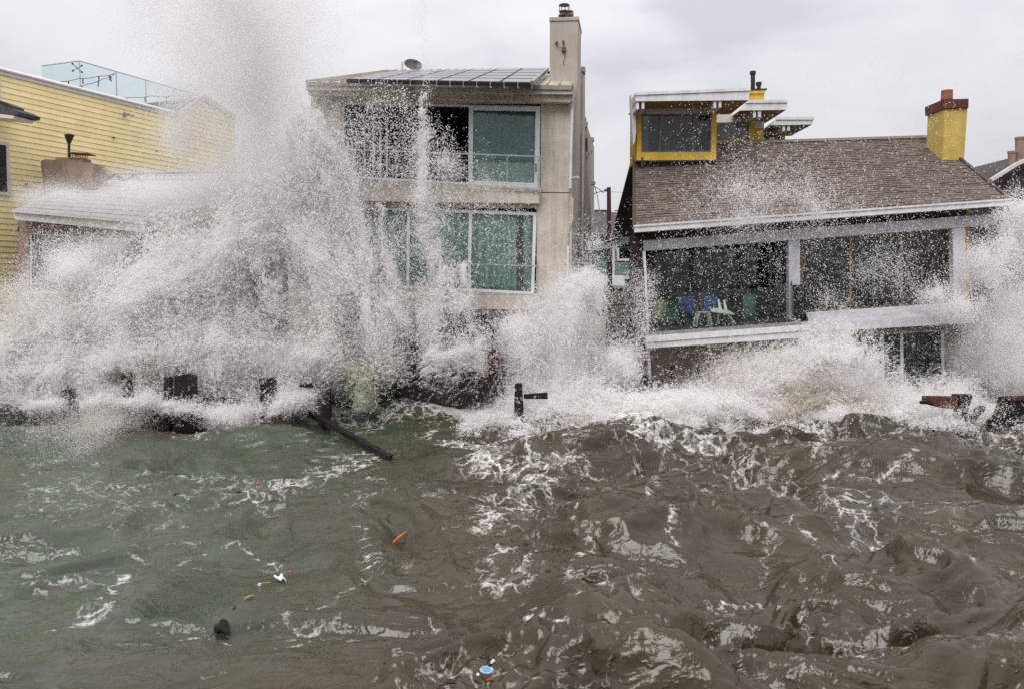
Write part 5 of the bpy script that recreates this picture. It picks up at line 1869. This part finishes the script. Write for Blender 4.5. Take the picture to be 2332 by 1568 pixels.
stick((895, 1237), (925, 1212), .015, M['orange'], 'orange_stick', 'bright orange splintered stick floating on the brown water', 'stick')
stick((586, 1103), (592, 1099), .022, M['orange'], 'orange_stick', 'tiny orange splinter in the foam below the floating beam', 'stick')
stick((658, 1304), (664, 1303), .014, M['orange'], 'orange_stick', 'tiny orange scrap above the white plastic sheet', 'stick')
stick((1108, 1553), (1122, 1552), .014, M['red_plastic'], 'red_scrap', 'red plastic scrap below the pale blue lid', 'scrap')
stick((1988, 1257), (2004, 1257), .014, M['red_plastic'], 'red_scrap', 'small red and white scrap floating far right on the brown water', 'scrap')
stick((526, 1402), (536, 1381), .010, M['wood_wet'], 'twig', 'thin black twig above the black rubber lump', 'twig')
stick((1111, 1512), (1114, 1494), .007, M['wood_wet'], 'twig', 'thin upright twig above the pale blue lid', 'twig')
stick((392, 1130), (408, 1124), .012, M['wood_wet'], 'twig', 'small black twig left of the yellowish leaf litter', 'twig')
stick((538, 1122), (556, 1123), .018, M['wood_wet'], 'twig', 'stubby black stick level with the orange splinter', 'twig')
stick((1000, 1566), (1040, 1560), .009, M['wood_wet'], 'twig', 'thin twig at the bottom edge left of the pale blue lid', 'twig')
stick((690, 988), (712, 985), .013, M['straw'], 'leaf', 'pale yellow leaf floating left of the black beam', 'leaf')
stick((534, 1113), (540, 1110), .013, M['straw'], 'leaf', 'small yellow leaf beside the stubby black stick', 'leaf')
stick((556, 1366), (578, 1358), .010, M['straw'], 'leaf', 'straw-coloured leaf strand below the white plastic sheet', 'leaf')
stick((120, 1190), (132, 1187), .010, M['straw'], 'leaf', 'yellow leaf on the green water near the left edge', 'leaf')
# white plastic sheet with its string
c = on_sea(636, 1322)
ang = [(620, 1319), (640, 1312), (652, 1327), (635, 1324)]
ps_ = [on_sea(u, v) + Vector((0, 0, .035)) for u, v in ang]
sh_t = thing('plastic_sheet', 'crumpled white plastic sheet trailing a thin string', 'plastic sheet', tuple(c))


def sheet_fn(a, b_):
    p = ps_[0].lerp(ps_[1], a).lerp(ps_[3].lerp(ps_[2], a), b_)
    return p + Vector((0, 0, .02 * math.sin(a * 7 + b_ * 3) + .015 * math.sin(b_ * 9)))


smm = MB().grid(sheet_fn, 12, 8).build('film', M['plastic_film'], sh_t, smooth=True)
so = smm.modifiers.new('thickness', 'SOLIDIFY'); so.thickness = .006
MB().tube([on_sea(615, 1328) + Vector((0, 0, .02)), on_sea(600, 1330) + Vector((0, 0, .025)), on_sea(592, 1332) + Vector((0, 0, .02))], .005, 5).build('string', M['straw'], sh_t)
MB().box(on_sea(591, 1333) + Vector((0, 0, .02)), (.04, .03, .03)).build('tag', M['plastic_film'], sh_t)
# black rubber lump
c = on_sea(503, 1438) + Vector((0, 0, .05))
rl2 = thing('rubber_bucket', 'black rubber bucket floating low in the green water', 'bucket', tuple(c))
axb = Vector((.8, -.2, .45)).normalized()
MB().tube([c - axb * .07, c - axb * .045, c + axb * .035, c + axb * .05], [.035, .06, .07, .07], 16).build('bucket_body', M['rubber'], rl2, smooth=True)
MB().tube([c + axb * .042, c + axb * .06], [.079, .079], 16).build('rim', M['rubber'], rl2)
MB().tube([on_sea(520, 1430) + Vector((0, 0, .02)), on_sea(528, 1436) + Vector((0, 0, .01))], .012, 5).build('handle', M['rubber'], rl2)
# pale blue lid with side clips
c = on_sea(1108, 1531) + Vector((0, 0, .025))
lid = thing('container_lid', 'pale blue plastic container lid with clips floating at the bottom', 'lid', tuple(c))
Rz = Matrix.Rotation(math.radians(20), 3, 'Z') @ Matrix.Rotation(math.radians(6), 3, 'X')
MB().box(c, (.085, .088, .010), Rz).build('lid_rim', M['blue_plastic'], lid, bevel=.004)
MB().box(c + Vector((0, 0, .007)), (.064, .068, .006), Rz).build('lid_panel', M['blue_grey'], lid)
for s_ in (-1, 1):
    MB().box(c + Rz @ Vector((s_ * .049, 0, .002)), (.012, .05, .009), Rz).build('clip', M['blue_plastic'], lid)
    MB().box(c + Rz @ Vector((0, s_ * .050, .002)), (.048, .011, .009), Rz).build('clip', M['blue_plastic'], lid)
stick((1119, 1513), (1127, 1509), .016, M['plastic_film'], 'white_scrap', 'white scrap just above the pale blue lid', 'scrap')
stick((1086, 1543), (1091, 1541), .014, M['plastic_film'], 'white_scrap', 'white scrap left of the red scrap near the lid', 'scrap')
stick((1696, 1519), (1707, 1517), .016, M['plastic_film'], 'white_scrap', 'small white scrap near the bottom edge right of centre', 'scrap')

# ================================================================== the breaking wave
def spray_material(name, col, trans=0.45):
    m, n, b = new_mat(name)
    n.nodes.remove(b)
    out = n.nodes['Material Output']
    d = n.nodes.new('ShaderNodeBsdfDiffuse')
    d.inputs[0].default_value = tuple(col) + (1,)
    t = n.nodes.new('ShaderNodeBsdfTranslucent')
    t.inputs[0].default_value = tuple(col) + (1,)
    mx = n.nodes.new('ShaderNodeMixShader')
    mx.inputs[0].default_value = trans
    n.links.new(d.outputs[0], mx.inputs[1])
    n.links.new(t.outputs[0], mx.inputs[2])
    n.links.new(mx.outputs[0], out.inputs['Surface'])
    return m


M['spray'] = spray_material('white_water_droplets', (0.91, 0.90, 0.895))
M['spray_sand'] = spray_material('sandy_water_droplets', (0.70, 0.65, 0.58))
M['spray_green'] = spray_material('greenish_water', (0.70, 0.72, 0.60))


def droplet_nodes(m):
    ng = bpy.data.node_groups.new('droplets_of_' + m.name, 'GeometryNodeTree')
    ng.interface.new_socket('Geometry', in_out='INPUT', socket_type='NodeSocketGeometry')
    ng.interface.new_socket('Geometry', in_out='OUTPUT', socket_type='NodeSocketGeometry')
    gi, go = ng.nodes.new('NodeGroupInput'), ng.nodes.new('NodeGroupOutput')
    mp_ = ng.nodes.new('GeometryNodeMeshToPoints')
    na = ng.nodes.new('GeometryNodeInputNamedAttribute')
    na.data_type = 'FLOAT'
    na.inputs['Name'].default_value = 'drop_radius'
    sm = ng.nodes.new('GeometryNodeSetMaterial')
    sm.inputs['Material'].default_value = m
    ng.links.new(gi.outputs[0], mp_.inputs['Mesh'])
    ng.links.new(na.outputs['Attribute'], mp_.inputs['Radius'])
    ng.links.new(mp_.outputs[0], sm.inputs['Geometry'])
    ng.links.new(sm.outputs[0], go.inputs[0])
    return ng


NG = {k: droplet_nodes(M[k]) for k in ('spray', 'spray_green', 'spray_sand')}


def project(p):
    c, s_ = math.cos(PITCH), math.sin(PITCH)
    dz = p[:, 2] - EYE.z
    dep = p[:, 1] * c - dz * s_
    up = p[:, 1] * s_ + dz * c
    return CX + F * p[:, 0] / dep, CY - F * up / dep


def plume(path, n, r, wo=4, strings=(16, 0.30, 0.014), tw=0.55, Y=23.0, sy=0.6, clump=None, lace=None, warp=(0.35, 0.9), stretch=(1, 1, 0.6), holes=(), flat=0.0, seed=0):
    """droplets thrown along a path of (u, v, half-width in px), broken up by turbulence"""
    g = np.random.default_rng(100 + seed)
    kk = max(1, strings[0])
    n = max(8, n // kk)
    pts = [P(u, v, Y) for u, v, _ in path]
    wd = np.array([w_ * Y / F for _, _, w_ in path], np.float32)
    c = np.array([[q.x, q.z] for q in pts], np.float32)
    if len(path) == 1:
        cen = np.repeat(c, n, 0)
        ww = np.full(n, wd[0], np.float32)
        tan = np.repeat(np.array([[0.0, 1.0]], np.float32), n, 0)
    else:
        L_ = np.hypot(*(c[1:] - c[:-1]).T)
        wt = L_ * (wd[1:] + wd[:-1])
        k = g.choice(len(L_), n, p=wt / wt.sum())
        t = g.random(n).astype(np.float32)
        cen = c[k] + (c[k + 1] - c[k]) * t[:, None]
        ww = wd[k] + (wd[k + 1] - wd[k]) * t
        tan = (c[k + 1] - c[k]) / (L_[k][:, None] + 1e-6)
    a = g.random(n) * 2 * np.pi
    rad = np.abs(g.normal(0, 0.62, n)) if flat <= 0 else np.sqrt(g.random(n)) * (1 + flat * g.normal(0, 1, n))
    p = np.empty((n, 3), np.float32)
    p[:, 0] = cen[:, 0] + np.cos(a) * rad * ww
    p[:, 2] = cen[:, 1] + np.sin(a) * rad * ww
    p[:, 1] = Y + g.normal(0, sy, n)
    st = np.array(stretch, np.float32)
    off = np.float32(seed * 3.17)
    amp, fr = warp
    if amp > 0:
        p += amp * fbm(p * st * fr + off, wo, 0.55, vec=True)
    keep = np.ones(n, np.float32)
    if clump:
        fq, lo, hi, fl = clump
        keep *= fl + (1 - fl) * sstep(lo, hi, fbm(p * st * fq + off + 11, wo, 0.6))
    if lace:
        fq, wd_, fl = lace
        q = p + 0.22 * fbm(p * 1.7 + off, 3, vec=True)
        a1 = np.abs(vnoise(q * st * fq + off + 5))
        a2 = np.abs(vnoise(q * st * fq * 1.9 + off + 25))
        keep *= np.maximum(np.maximum(np.exp(-(a1 / wd_) ** 2), 0.7 * np.exp(-(a2 / wd_) ** 2)), fl)
    if holes:
        u, v = project(p)
        for (hu, hv, ru, rv, tilt, s_) in holes:
            ca, sa = math.cos(tilt), math.sin(tilt)
            x_, y_ = (u - hu) * ca + (v - hv) * sa, -(u - hu) * sa + (v - hv) * ca
            nz_ = 0.7 * fbm(p * 1.3 + off + 3, 3)
            keep *= 1 - s_ * sstep(1.35, 0.55, np.hypot(x_ / ru, y_ / rv) + nz_)
    m = (g.random(n) < keep) & (p[:, 1] < 24.05)
    p, tan = p[m], tan[m]
    if kk > 1:                      # each gout of water breaks into a string of drops
        swirl = fbm(p * 0.9 + off + 17, 2, vec=True) * 2.2
        dr = np.stack([tan[:, 0], 0 * tan[:, 0], tan[:, 1]], 1) * tw + swirl
        dr /= np.linalg.norm(dr, axis=1, keepdims=True) + 1e-6
        ln = strings[1] * (0.35 + 1.3 * g.random(len(p)) ** 2)
        s0 = g.random((len(p), kk)).astype(np.float32) - 0.5
        bend = g.normal(0, 0.25, (len(p), 3)).astype(np.float32)
        q = p[:, None, :] + dr[:, None, :] * (s0 * ln[:, None])[:, :, None] + bend[:, None, :] * ((s0 ** 2) * ln[:, None])[:, :, None]
        q += g.normal(0, strings[2], q.shape)
        p = q.reshape(-1, 3).astype(np.float32)
        p = p[p[:, 1] < 24.05]
    rr = r[0] + (r[1] - r[0]) * g.random(len(p)) ** r[2]
    return p, (rr * 0.001).astype(np.float32)


def droplets(name, label, comps, m='spray', cat='spray'):
    ps, rs_ = [], []
    for k, c in enumerate(comps):
        p, r_ = plume(**c)
        ps.append(p)
        rs_.append(r_)
    p, r_ = np.concatenate(ps), np.concatenate(rs_)
    base = p.mean(0)
    me_ = bpy.data.meshes.new(name)
    me_.vertices.add(len(p))
    me_.vertices.foreach_set('co', (p - base).ravel())
    at = me_.attributes.new('drop_radius', 'FLOAT', 'POINT')
    at.data.foreach_set('value', r_)
    me_.materials.append(M[m])
    o = bpy.data.objects.new(name, me_)
    o.location = base
    COL.objects.link(o)
    md = o.modifiers.new('droplets', 'NODES')
    md.node_group = NG[m]
    tag(o, label, cat, kind='stuff')

    return o


DEN = 1.0
HL = ((625, 655, 56, 130, -0.45, 0.97), (268, 572, 70, 34, 0.1, 0.75), (150, 745, 90, 50, 0, 0.45), (575, 500, 60, 40, -0.3, 0.55),
      (268, 860, 30, 18, 0, 0.8), (420, 880, 34, 30, 0, 0.9), (610, 892, 26, 34, 0, 0.8), (530, 920, 45, 16, 0, .8), (155, 898, 20, 12, 0, .8), (225, 915, 40, 20, 0, .5),
      (700, 876, 24, 10, 0, .8), (745, 925, 28, 40, 0, .8))


def C(path, n, r, seed, **k):
    return dict(path=path, n=int(n * DEN), r=r, seed=seed, **k)


droplets('breaking_wave', 'dense white breaking wave bursting over the cottage on the left', [
    C([(30, 800, 65), (290, 700, 105), (460, 630, 125), (630, 510, 100)], 1710e3, (3.2, 13.7, 4.0), 1, clump=(1.0, -0.25, 0.15, 0.12), holes=HL),
    C([(-20, 850, 60), (200, 820, 75), (450, 780, 105), (650, 780, 105), (800, 800, 80)], 1995e3, (3.2, 13.7, 4.0), 2, clump=(1.2, -0.25, 0.15, 0.10), holes=HL, Y=22.8),
    C([(170, 610, 70)], 80e3, (5, 10, 2.2), 3, strings=(6, .2, .10), clump=(1.2, -0.3, 0.3, 0.25)),
    C([(330, 460, 50), (480, 440, 70), (600, 430, 90)], 150e3, (3.5, 8, 2.2), 4, strings=(6, .2, .10), clump=(0.8, -0.4, 0.3, 0.3), Y=23.6),
    C([(60, 455, 34), (300, 445, 45), (520, 430, 70)], 720e3, (1.8, 3.6, 2.2), 19, wo=3, strings=(8, .3, .12), clump=(0.6, -.4, .3, .25), Y=23.6),
    C([(180, 560, 60), (330, 560, 60)], 120e3, (1.8, 3.6, 2.2), 17, wo=3, strings=(8, .3, .12), clump=(0.8, -.3, .3, .2), Y=23.5),
    C([(30, 640, 55), (60, 760, 70)], 40e3, (4, 9, 2.2), 5, strings=(6, .2, .10), clump=(0.8, -0.3, 0.3, 0.4)),
    C([(10, 820, 75), (280, 720, 110), (470, 650, 130), (650, 520, 110)], 2210e3, (2.21, 4.25, 2.2), 8, wo=3, strings=(8, .25, .09), clump=(0.6, -0.5, 0.2, 0.45), holes=HL, Y=23.4),
    C([(-20, 870, 55), (200, 850, 70), (450, 810, 95), (650, 810, 95), (760, 830, 70)], 1950e3, (2.21, 4.25, 2.2), 9, wo=3, strings=(8, .25, .09), clump=(0.8, -0.45, 0.2, 0.35), holes=HL, Y=23.1),
    C([(-20, 905, 26), (120, 905, 30), (320, 890, 34), (480, 915, 30), (600, 905, 38), (720, 900, 34)], 361e3, (3.2, 12.6, 4.0), 10, clump=(1.5, -.3, .2, .1), holes=HL, Y=22.3, sy=.4),
    C([(60, 925, 18), (250, 905, 26), (420, 925, 22), (520, 940, 20), (640, 930, 22)], 85e3, (3.2, 12, 4.0), 16, clump=(1.6, -.2, .2, .04), Y=21.3, sy=.22, warp=(.3, 1.5)),
    C([(500, 945, 30), (560, 950, 30)], 38e3, (3.2, 12.6, 4.0), 6, Y=21.6, sy=.3, warp=(.15, 1.6)),
    C([(600, 560, 50), (650, 740, 60)], 114e3, (3.2, 12.6, 4.0), 18, lace=(2.4, .14, .03), Y=22.6),
    C([(640, 900, 40), (720, 905, 30)], 114e3, (3.2, 12.6, 4.0), 7, clump=(1.6, -.2, .2, .1), holes=HL, Y=22.4),
])
droplets('spray_column', 'tall soft column of spray mist rising into the sky above the cottage', [
    C([(635, 430, 105), (605, 260, 125), (560, 110, 155), (515, -60, 200)], 2700e3, (2.0, 5.0, 2.2), 11, wo=3, strings=(8, .22, .11), warp=(1.2, 0.32), clump=(0.55, -0.5, 0.35, 0.3), Y=23.2, sy=0.9),
    C([(660, 380, 60), (640, 500, 70)], 130e3, (4, 8, 2.2), 12, strings=(6, .2, .10), warp=(0.5, 0.8), clump=(0.9, -.3, .3, .3)),
    C([(430, 200, 90), (420, 330, 70)], 60e3, (3, 6, 2.2), 13, strings=(6, .2, .10), warp=(0.6, 0.5)),
    C([(560, 200, 260)], 22e3, (3, 6, 2.2), 14, strings=(6, .2, .10), warp=(0.6, 0.5)),
])
droplets('spray_curtain', 'lacy white curtain of water slanting down in front of the stucco house', [
    C([(700, 270, 28), (735, 420, 48), (790, 580, 58), (850, 720, 50), (890, 830, 48)], 1140e3, (3.2, 13.7, 4.0), 21, lace=(1.6, 0.16, 0.10), clump=(0.8, -0.45, 0.2, 0.2), stretch=(1, 1, .5)),
    C([(660, 380, 60), (740, 600, 80), (800, 780, 80)], 1430e3, (2.21, 4.25, 2.2), 29, wo=3, strings=(8, .25, .09), clump=(0.7, -0.45, 0.2, 0.35), holes=HL, Y=23.3),
    C([(640, 420, 55), (730, 620, 75), (790, 790, 75)], 1330e3, (3.2, 12.6, 4.0), 22, clump=(1.0, -0.28, 0.15, 0.12), holes=HL),
    C([(712, 250, 5), (748, 400, 14), (800, 560, 18), (840, 700, 22)], 90e3, (3.2, 12, 4.0), 201, tw=2.5, clump=(1.2, -.2, .2, .08), warp=(.3, 1.2), Y=22.5, sy=.2),
    C([(790, 360, 5), (815, 500, 12), (860, 640, 18), (880, 780, 22)], 80e3, (3.2, 12, 4.0), 202, tw=2.5, clump=(1.2, -.2, .2, .08), warp=(.3, 1.2), Y=22.5, sy=.2),
    C([(860, 470, 5), (880, 600, 12), (925, 740, 18)], 55e3, (3.2, 12, 4.0), 203, tw=2.5, clump=(1.2, -.2, .2, .08), warp=(.3, 1.2), Y=22.5, sy=.2),
    C([(660, 300, 5), (672, 430, 14), (700, 600, 20)], 60e3, (3.2, 11, 4.0), 204, tw=2.5, clump=(1.2, -.2, .2, .08), warp=(.3, 1.2), Y=22.5, sy=.2),
    C([(1060, 610, 5), (1070, 700, 12), (1090, 830, 20)], 40e3, (3.2, 12, 4.0), 205, tw=2.5, clump=(1.2, -.2, .2, .08), warp=(.3, 1.2), Y=22.5, sy=.2),
    C([(760, 300, 60), (850, 520, 70), (930, 700, 70)], 35.1e3, (5.25, 16.5, 2.6), 23, strings=(3, .22, .035), clump=(1.4, -0.1, 0.3, 0.15), warp=(.4, 1.0)),
    C([(930, 450, 170)], 20.25e3, (5.25, 16.5, 2.6), 24, strings=(3, .22, .035), clump=(1.0, -0.25, 0.3, 0.25), warp=(.4, 1.0), flat=.2),
    C([(850, 320, 110)], 13.5e3, (5.25, 16.5, 2.6), 27, strings=(3, .22, .035), clump=(1.0, -0.25, 0.3, 0.25), warp=(.4, 1.0), flat=.2),
    C([(1100, 520, 130)], 9.45e3, (4.5, 14.3, 2.6), 28, strings=(3, .22, .035), clump=(1.0, -0.25, 0.3, 0.25), warp=(.4, 1.0), flat=.2),
    C([(820, 850, 60), (980, 800, 85), (1130, 780, 75)], 480e3, (3.2, 13.7, 4.0), 25, lace=(2.0, 0.12, 0.015), clump=(0.7, -0.35, 0.2, 0.2), holes=((880, 905, 60, 26, 0, .9), (790, 900, 26, 30, 0, .9), (945, 900, 22, 40, 0, .6)), stretch=(1, 1, .8)),
    C([(880, 680, 50), (960, 720, 60), (1060, 690, 50)], 114e3, (3.2, 12.6, 4.0), 26, lace=(2.0, 0.14, 0.04), stretch=(1, 1, .6)),
])
droplets('green_water', 'greenish solid water falling at the foot of the spray curtain', [
    C([(740, 700, 26), (760, 790, 34), (830, 850, 26), (835, 920, 16)], 285e3, (3.2, 13.7, 4.0), 91, clump=(1.5, -.3, .2, .15), Y=22.6, sy=.3),
    C([(800, 840, 40), (900, 830, 45)], 114e3, (3.2, 11.6, 4.0), 92, clump=(1.3, -.2, .25, .1), Y=23.0, sy=.3),
    C([(300, 830, 50), (400, 850, 50)], 114e3, (3.2, 11.6, 4.0), 93, clump=(1.3, -.1, .3, .05), Y=22.8, sy=.3),
], m='spray_green')
droplets('sandy_water', 'sand-stained brown water churned into the white water on the right', [
    C([(1150, 950, 22), (1450, 940, 36), (1650, 955, 34), (1800, 930, 40), (1900, 900, 50), (2050, 920, 40)], 300e3, (3.2, 14.7, 4.0), 94, clump=(1.2, -.05, .3, .0), Y=21.9, sy=.5, warp=(.35, 1.5)),
    C([(1620, 830, 70), (1780, 830, 70), (1900, 800, 60)], 36e3, (4, 9, 2.2), 95, clump=(1.1, -.2, .3, .1), Y=22.9),
    C([(190, 975, 70), (260, 930, 40)], 24e3, (3.5, 6.5, 2.2), 96, strings=(6, .2, .10), Y=20.8, sy=.6, clump=(.8, -.3, .3, .2)),
    C([(60, 690, 60), (110, 760, 60)], 40e3, (4, 8, 2.2), 97, strings=(6, .2, .10), clump=(.8, -.2, .3, .1)),
], m='spray_sand')
droplets('water_jet', 'thin jet of water shooting up in front of the stucco house', [
    C([(965, -10, 26), (962, 60, 22), (968, 150, 16)], 2.43e3, (3.75, 9.9, 2.6), 31, strings=(3, .22, .035), clump=(2.0, -.1, .3, .2), warp=(.3, 1.2)),
    C([(968, 150, 16), (966, 230, 12)], 2.43e3, (3.75, 9.9, 2.6), 32, strings=(3, .22, .035), clump=(2.0, -.1, .3, .2), warp=(.3, 1.2)),
    C([(966, 215, 5), (968, 290, 10), (962, 360, 17), (955, 440, 24), (972, 540, 24), (995, 660, 28), (985, 790, 26)], 247e3, (3.2, 13.7, 4.0), 33, lace=(2.2, 0.2, 0.06), clump=(1.1, -.2, .2, .08), warp=(.42, 1.1), Y=22.9, sy=.25),
    C([(1010, 600, 50), (1040, 700, 50)], 18.9e3, (4.5, 15.4, 2.6), 34, lace=(2.6, .16, .05), warp=(.3, 1.2)),
    C([(1010, 380, 70)], 5.4e3, (5.25, 15.4, 2.6), 35, strings=(3, .22, .035), clump=(1.5, -.2, .3, .2)),
])
droplets('spray_burst', 'fan-shaped burst of white spray beside the alley', [
    C([(1255, 880, 72), (1262, 780, 75), (1305, 700, 58), (1335, 650, 35)], 1140e3, (3.2, 11.6, 4.0), 41, clump=(1.1, -0.28, 0.15, 0.10), Y=22.9),
    C([(1330, 620, 50), (1350, 680, 55)], 12.15e3, (5.25, 15.4, 2.6), 42, strings=(3, .22, .035), clump=(1.5, -.2, .3, .2), warp=(.5, 1.0)),
    C([(1260, 880, 70), (1275, 770, 72), (1310, 690, 52)], 1040e3, (2.21, 4.25, 2.2), 46, wo=3, strings=(8, .25, .09), clump=(0.7, -0.45, 0.2, 0.4), Y=23.2),
    C([(1380, 800, 60), (1420, 850, 50)], 114e3, (3.2, 11.6, 4.0), 43, clump=(1.2, -.2, .3, .15)),
    C([(1165, 740, 34), (1190, 820, 50)], 133e3, (3.2, 12.6, 4.0), 44, clump=(1.2, -.2, .3, .15)),
    C([(1350, 560, 60)], 2.025e3, (5.25, 13.2, 2.6), 45, strings=(3, .22, .035)),
])
droplets('white_water', 'churning white water piled against the sea wall under the right-hand house', [
    C([(1060, 960, 20), (1150, 950, 30), (1260, 925, 34), (1400, 935, 50), (1520, 940, 44), (1640, 915, 36), (1720, 945, 30), (1850, 950, 40), (2000, 955, 34), (2120, 950, 34), (2350, 968, 24)], 1805e3, (3.2, 15.8, 4.0), 51, clump=(1.4, -0.2, 0.2, 0.03), warp=(.35, 1.6), Y=22.0, sy=.6, stretch=(1, 1, 1.2)),
    C([(1560, 925, 40), (1720, 860, 45), (1850, 800, 52), (1930, 790, 55), (1960, 860, 45)], 627e3, (3.2, 13.7, 4.0), 52, clump=(1.5, -0.3, 0.25, 0.12), warp=(.4, 1.4), Y=22.8, sy=.5),
    C([(2000, 915, 40), (2100, 910, 40), (2180, 880, 40)], 285e3, (3.2, 12.6, 4.0), 53, clump=(1.5, -0.3, 0.25, 0.1), warp=(.4, 1.4), Y=22.8),
    C([(1620, 840, 80), (1800, 820, 60)], 49.4e3, (3.2, 11.6, 4.0), 54, clump=(1.2, -.2, .3, .3)),
    C([(1080, 950, 24), (1260, 920, 40), (1500, 925, 48), (1640, 900, 40), (1800, 870, 60), (1930, 860, 60), (2100, 940, 40), (2350, 955, 30)], 1300e3, (2.38, 4.67, 2.2), 50, wo=3, strings=(8, .25, .07), clump=(1.2, -.25, .2, .10), Y=22.6, sy=.4),
    C([(1400, 1000, 20), (1490, 1005, 18)], 50e3, (4, 10, 2.2), 55, Y=20.8, sy=.25, warp=(.25, 2.0), lace=(3.5, .2, .1), stretch=(1.6, 1, .35)),
    C([(1180, 930, 60), (1360, 900, 60)], 437e3, (3.2, 12.6, 4.0), 56, clump=(1.3, -.35, .2, .15), Y=22.3),
    C([(1180, 985, 16), (1300, 1000, 18), (1420, 1004, 18)], 171e3, (3.2, 13.7, 4.0), 58, clump=(1.8, -.1, .2, .03), Y=20.6, sy=.3, warp=(.3, 1.6), stretch=(1, 1, 1.5)),
    C([(1560, 985, 16), (1700, 985, 16), (1850, 1000, 18), (2040, 1012, 14)], 171e3, (3.2, 13.7, 4.0), 59, clump=(1.8, -.1, .2, .03), Y=20.8, sy=.3, warp=(.3, 1.6), stretch=(1, 1, 1.5)),
    C([(2000, 870, 24), (2020, 820, 10)], 4.05e3, (4.5, 13.2, 2.6), 57, lace=(3, .15, .05)),
])
droplets('spray_plume', 'soft dense plume of spray at the right edge hiding the end of the house', [
    C([(2370, 690, 85), (2300, 780, 85), (2265, 860, 60)], 900e3, (3.2, 7.5, 2.2), 61, strings=(8, .25, .07), clump=(0.8, -0.45, 0.3, 0.35), Y=22.9, holes=((2200, 935, 40, 40, 0, .85), (2300, 945, 60, 36, 0, .75))),
    C([(2335, 600, 60), (2325, 470, 45)], 60.75e3, (3.75, 13.2, 2.6), 62, strings=(3, .22, .035), clump=(1.3, -.15, .3, .15), warp=(.4, 1.2)),
    C([(2270, 560, 70), (2230, 640, 60)], 35.1e3, (4.5, 13.2, 2.6), 63, strings=(3, .22, .035), clump=(1.3, -.15, .3, .25), warp=(.4, 1.2)),
    C([(2330, 140, 170)], 11.7e3, (2.55, 4.25, 2.2), 64, strings=(6, .2, .10)),
    C([(2180, 690, 30), (2150, 720, 40)], 33.75e3, (3.75, 13.2, 2.6), 65, strings=(3, .22, .035), clump=(1.4, -.1, .3, .1)),
])
droplets('flying_drops', 'flying water drops scattered in front of the shingled house', [
    C([(1880, 560, 430)], 18.9e3, (3.75, 12.1, 2.6), 71, strings=(3, .22, .035), flat=.1, clump=(0.6, -.4, .3, .3)),
    C([(1650, 640, 220)], 8.1e3, (3.75, 12.1, 2.6), 72, strings=(3, .22, .035), flat=.1, clump=(0.8, -.4, .3, .3)),
    C([(1640, 420, 95), (1800, 440, 120), (1900, 480, 110)], 20.25e3, (3.75, 12.1, 2.6), 73, strings=(3, .22, .035), clump=(0.9, -.4, .3, .3), warp=(.6, .7)),
    C([(1700, 500, 150)], 5.4e3, (4.5, 13.2, 2.6), 74, strings=(3, .22, .035)),
    C([(1950, 600, 150), (2060, 650, 150)], 8e3, (3.75, 12.1, 2.6), 75, strings=(3, .22, .035)),
    C([(1460, 620, 40), (1450, 780, 40)], 5.4e3, (4.5, 13.2, 2.6), 76, strings=(3, .22, .035)),
    C([(2140, 915, 50), (2300, 930, 60)], 1.6e3, (4, 11, 2.6), 79, strings=(3, .2, .04), Y=20.3, sy=.2),
    C([(2130, 660, 40)], 6.75e3, (4.5, 14.3, 2.6), 77, strings=(3, .22, .035), clump=(1.2, -.2, .3, .2)),
    C([(1900, 700, 40)], 2.7e3, (4.5, 13.2, 2.6), 78, strings=(3, .22, .035), lace=(2.4, .15, .1)),
])
droplets('spray_drizzle', 'fine spray drops falling over the dark water at the lower left', [
    C([(120, 960, 60), (220, 980, 70), (300, 960, 50)], 40e3, (3.5, 6, 2.2), 81, strings=(6, .2, .10), Y=20.5, sy=.8, clump=(.7, -.4, .3, .3)),
    C([(200, 1040, 80)], 8.1e3, (2.25, 5.5, 2.6), 82, strings=(6, .2, .10), Y=19.0, sy=.6),
    C([(1430, 1040, 45)], 5.4e3, (2.25, 5.5, 2.6), 83, strings=(6, .2, .10), Y=18.5, sy=.4),
])
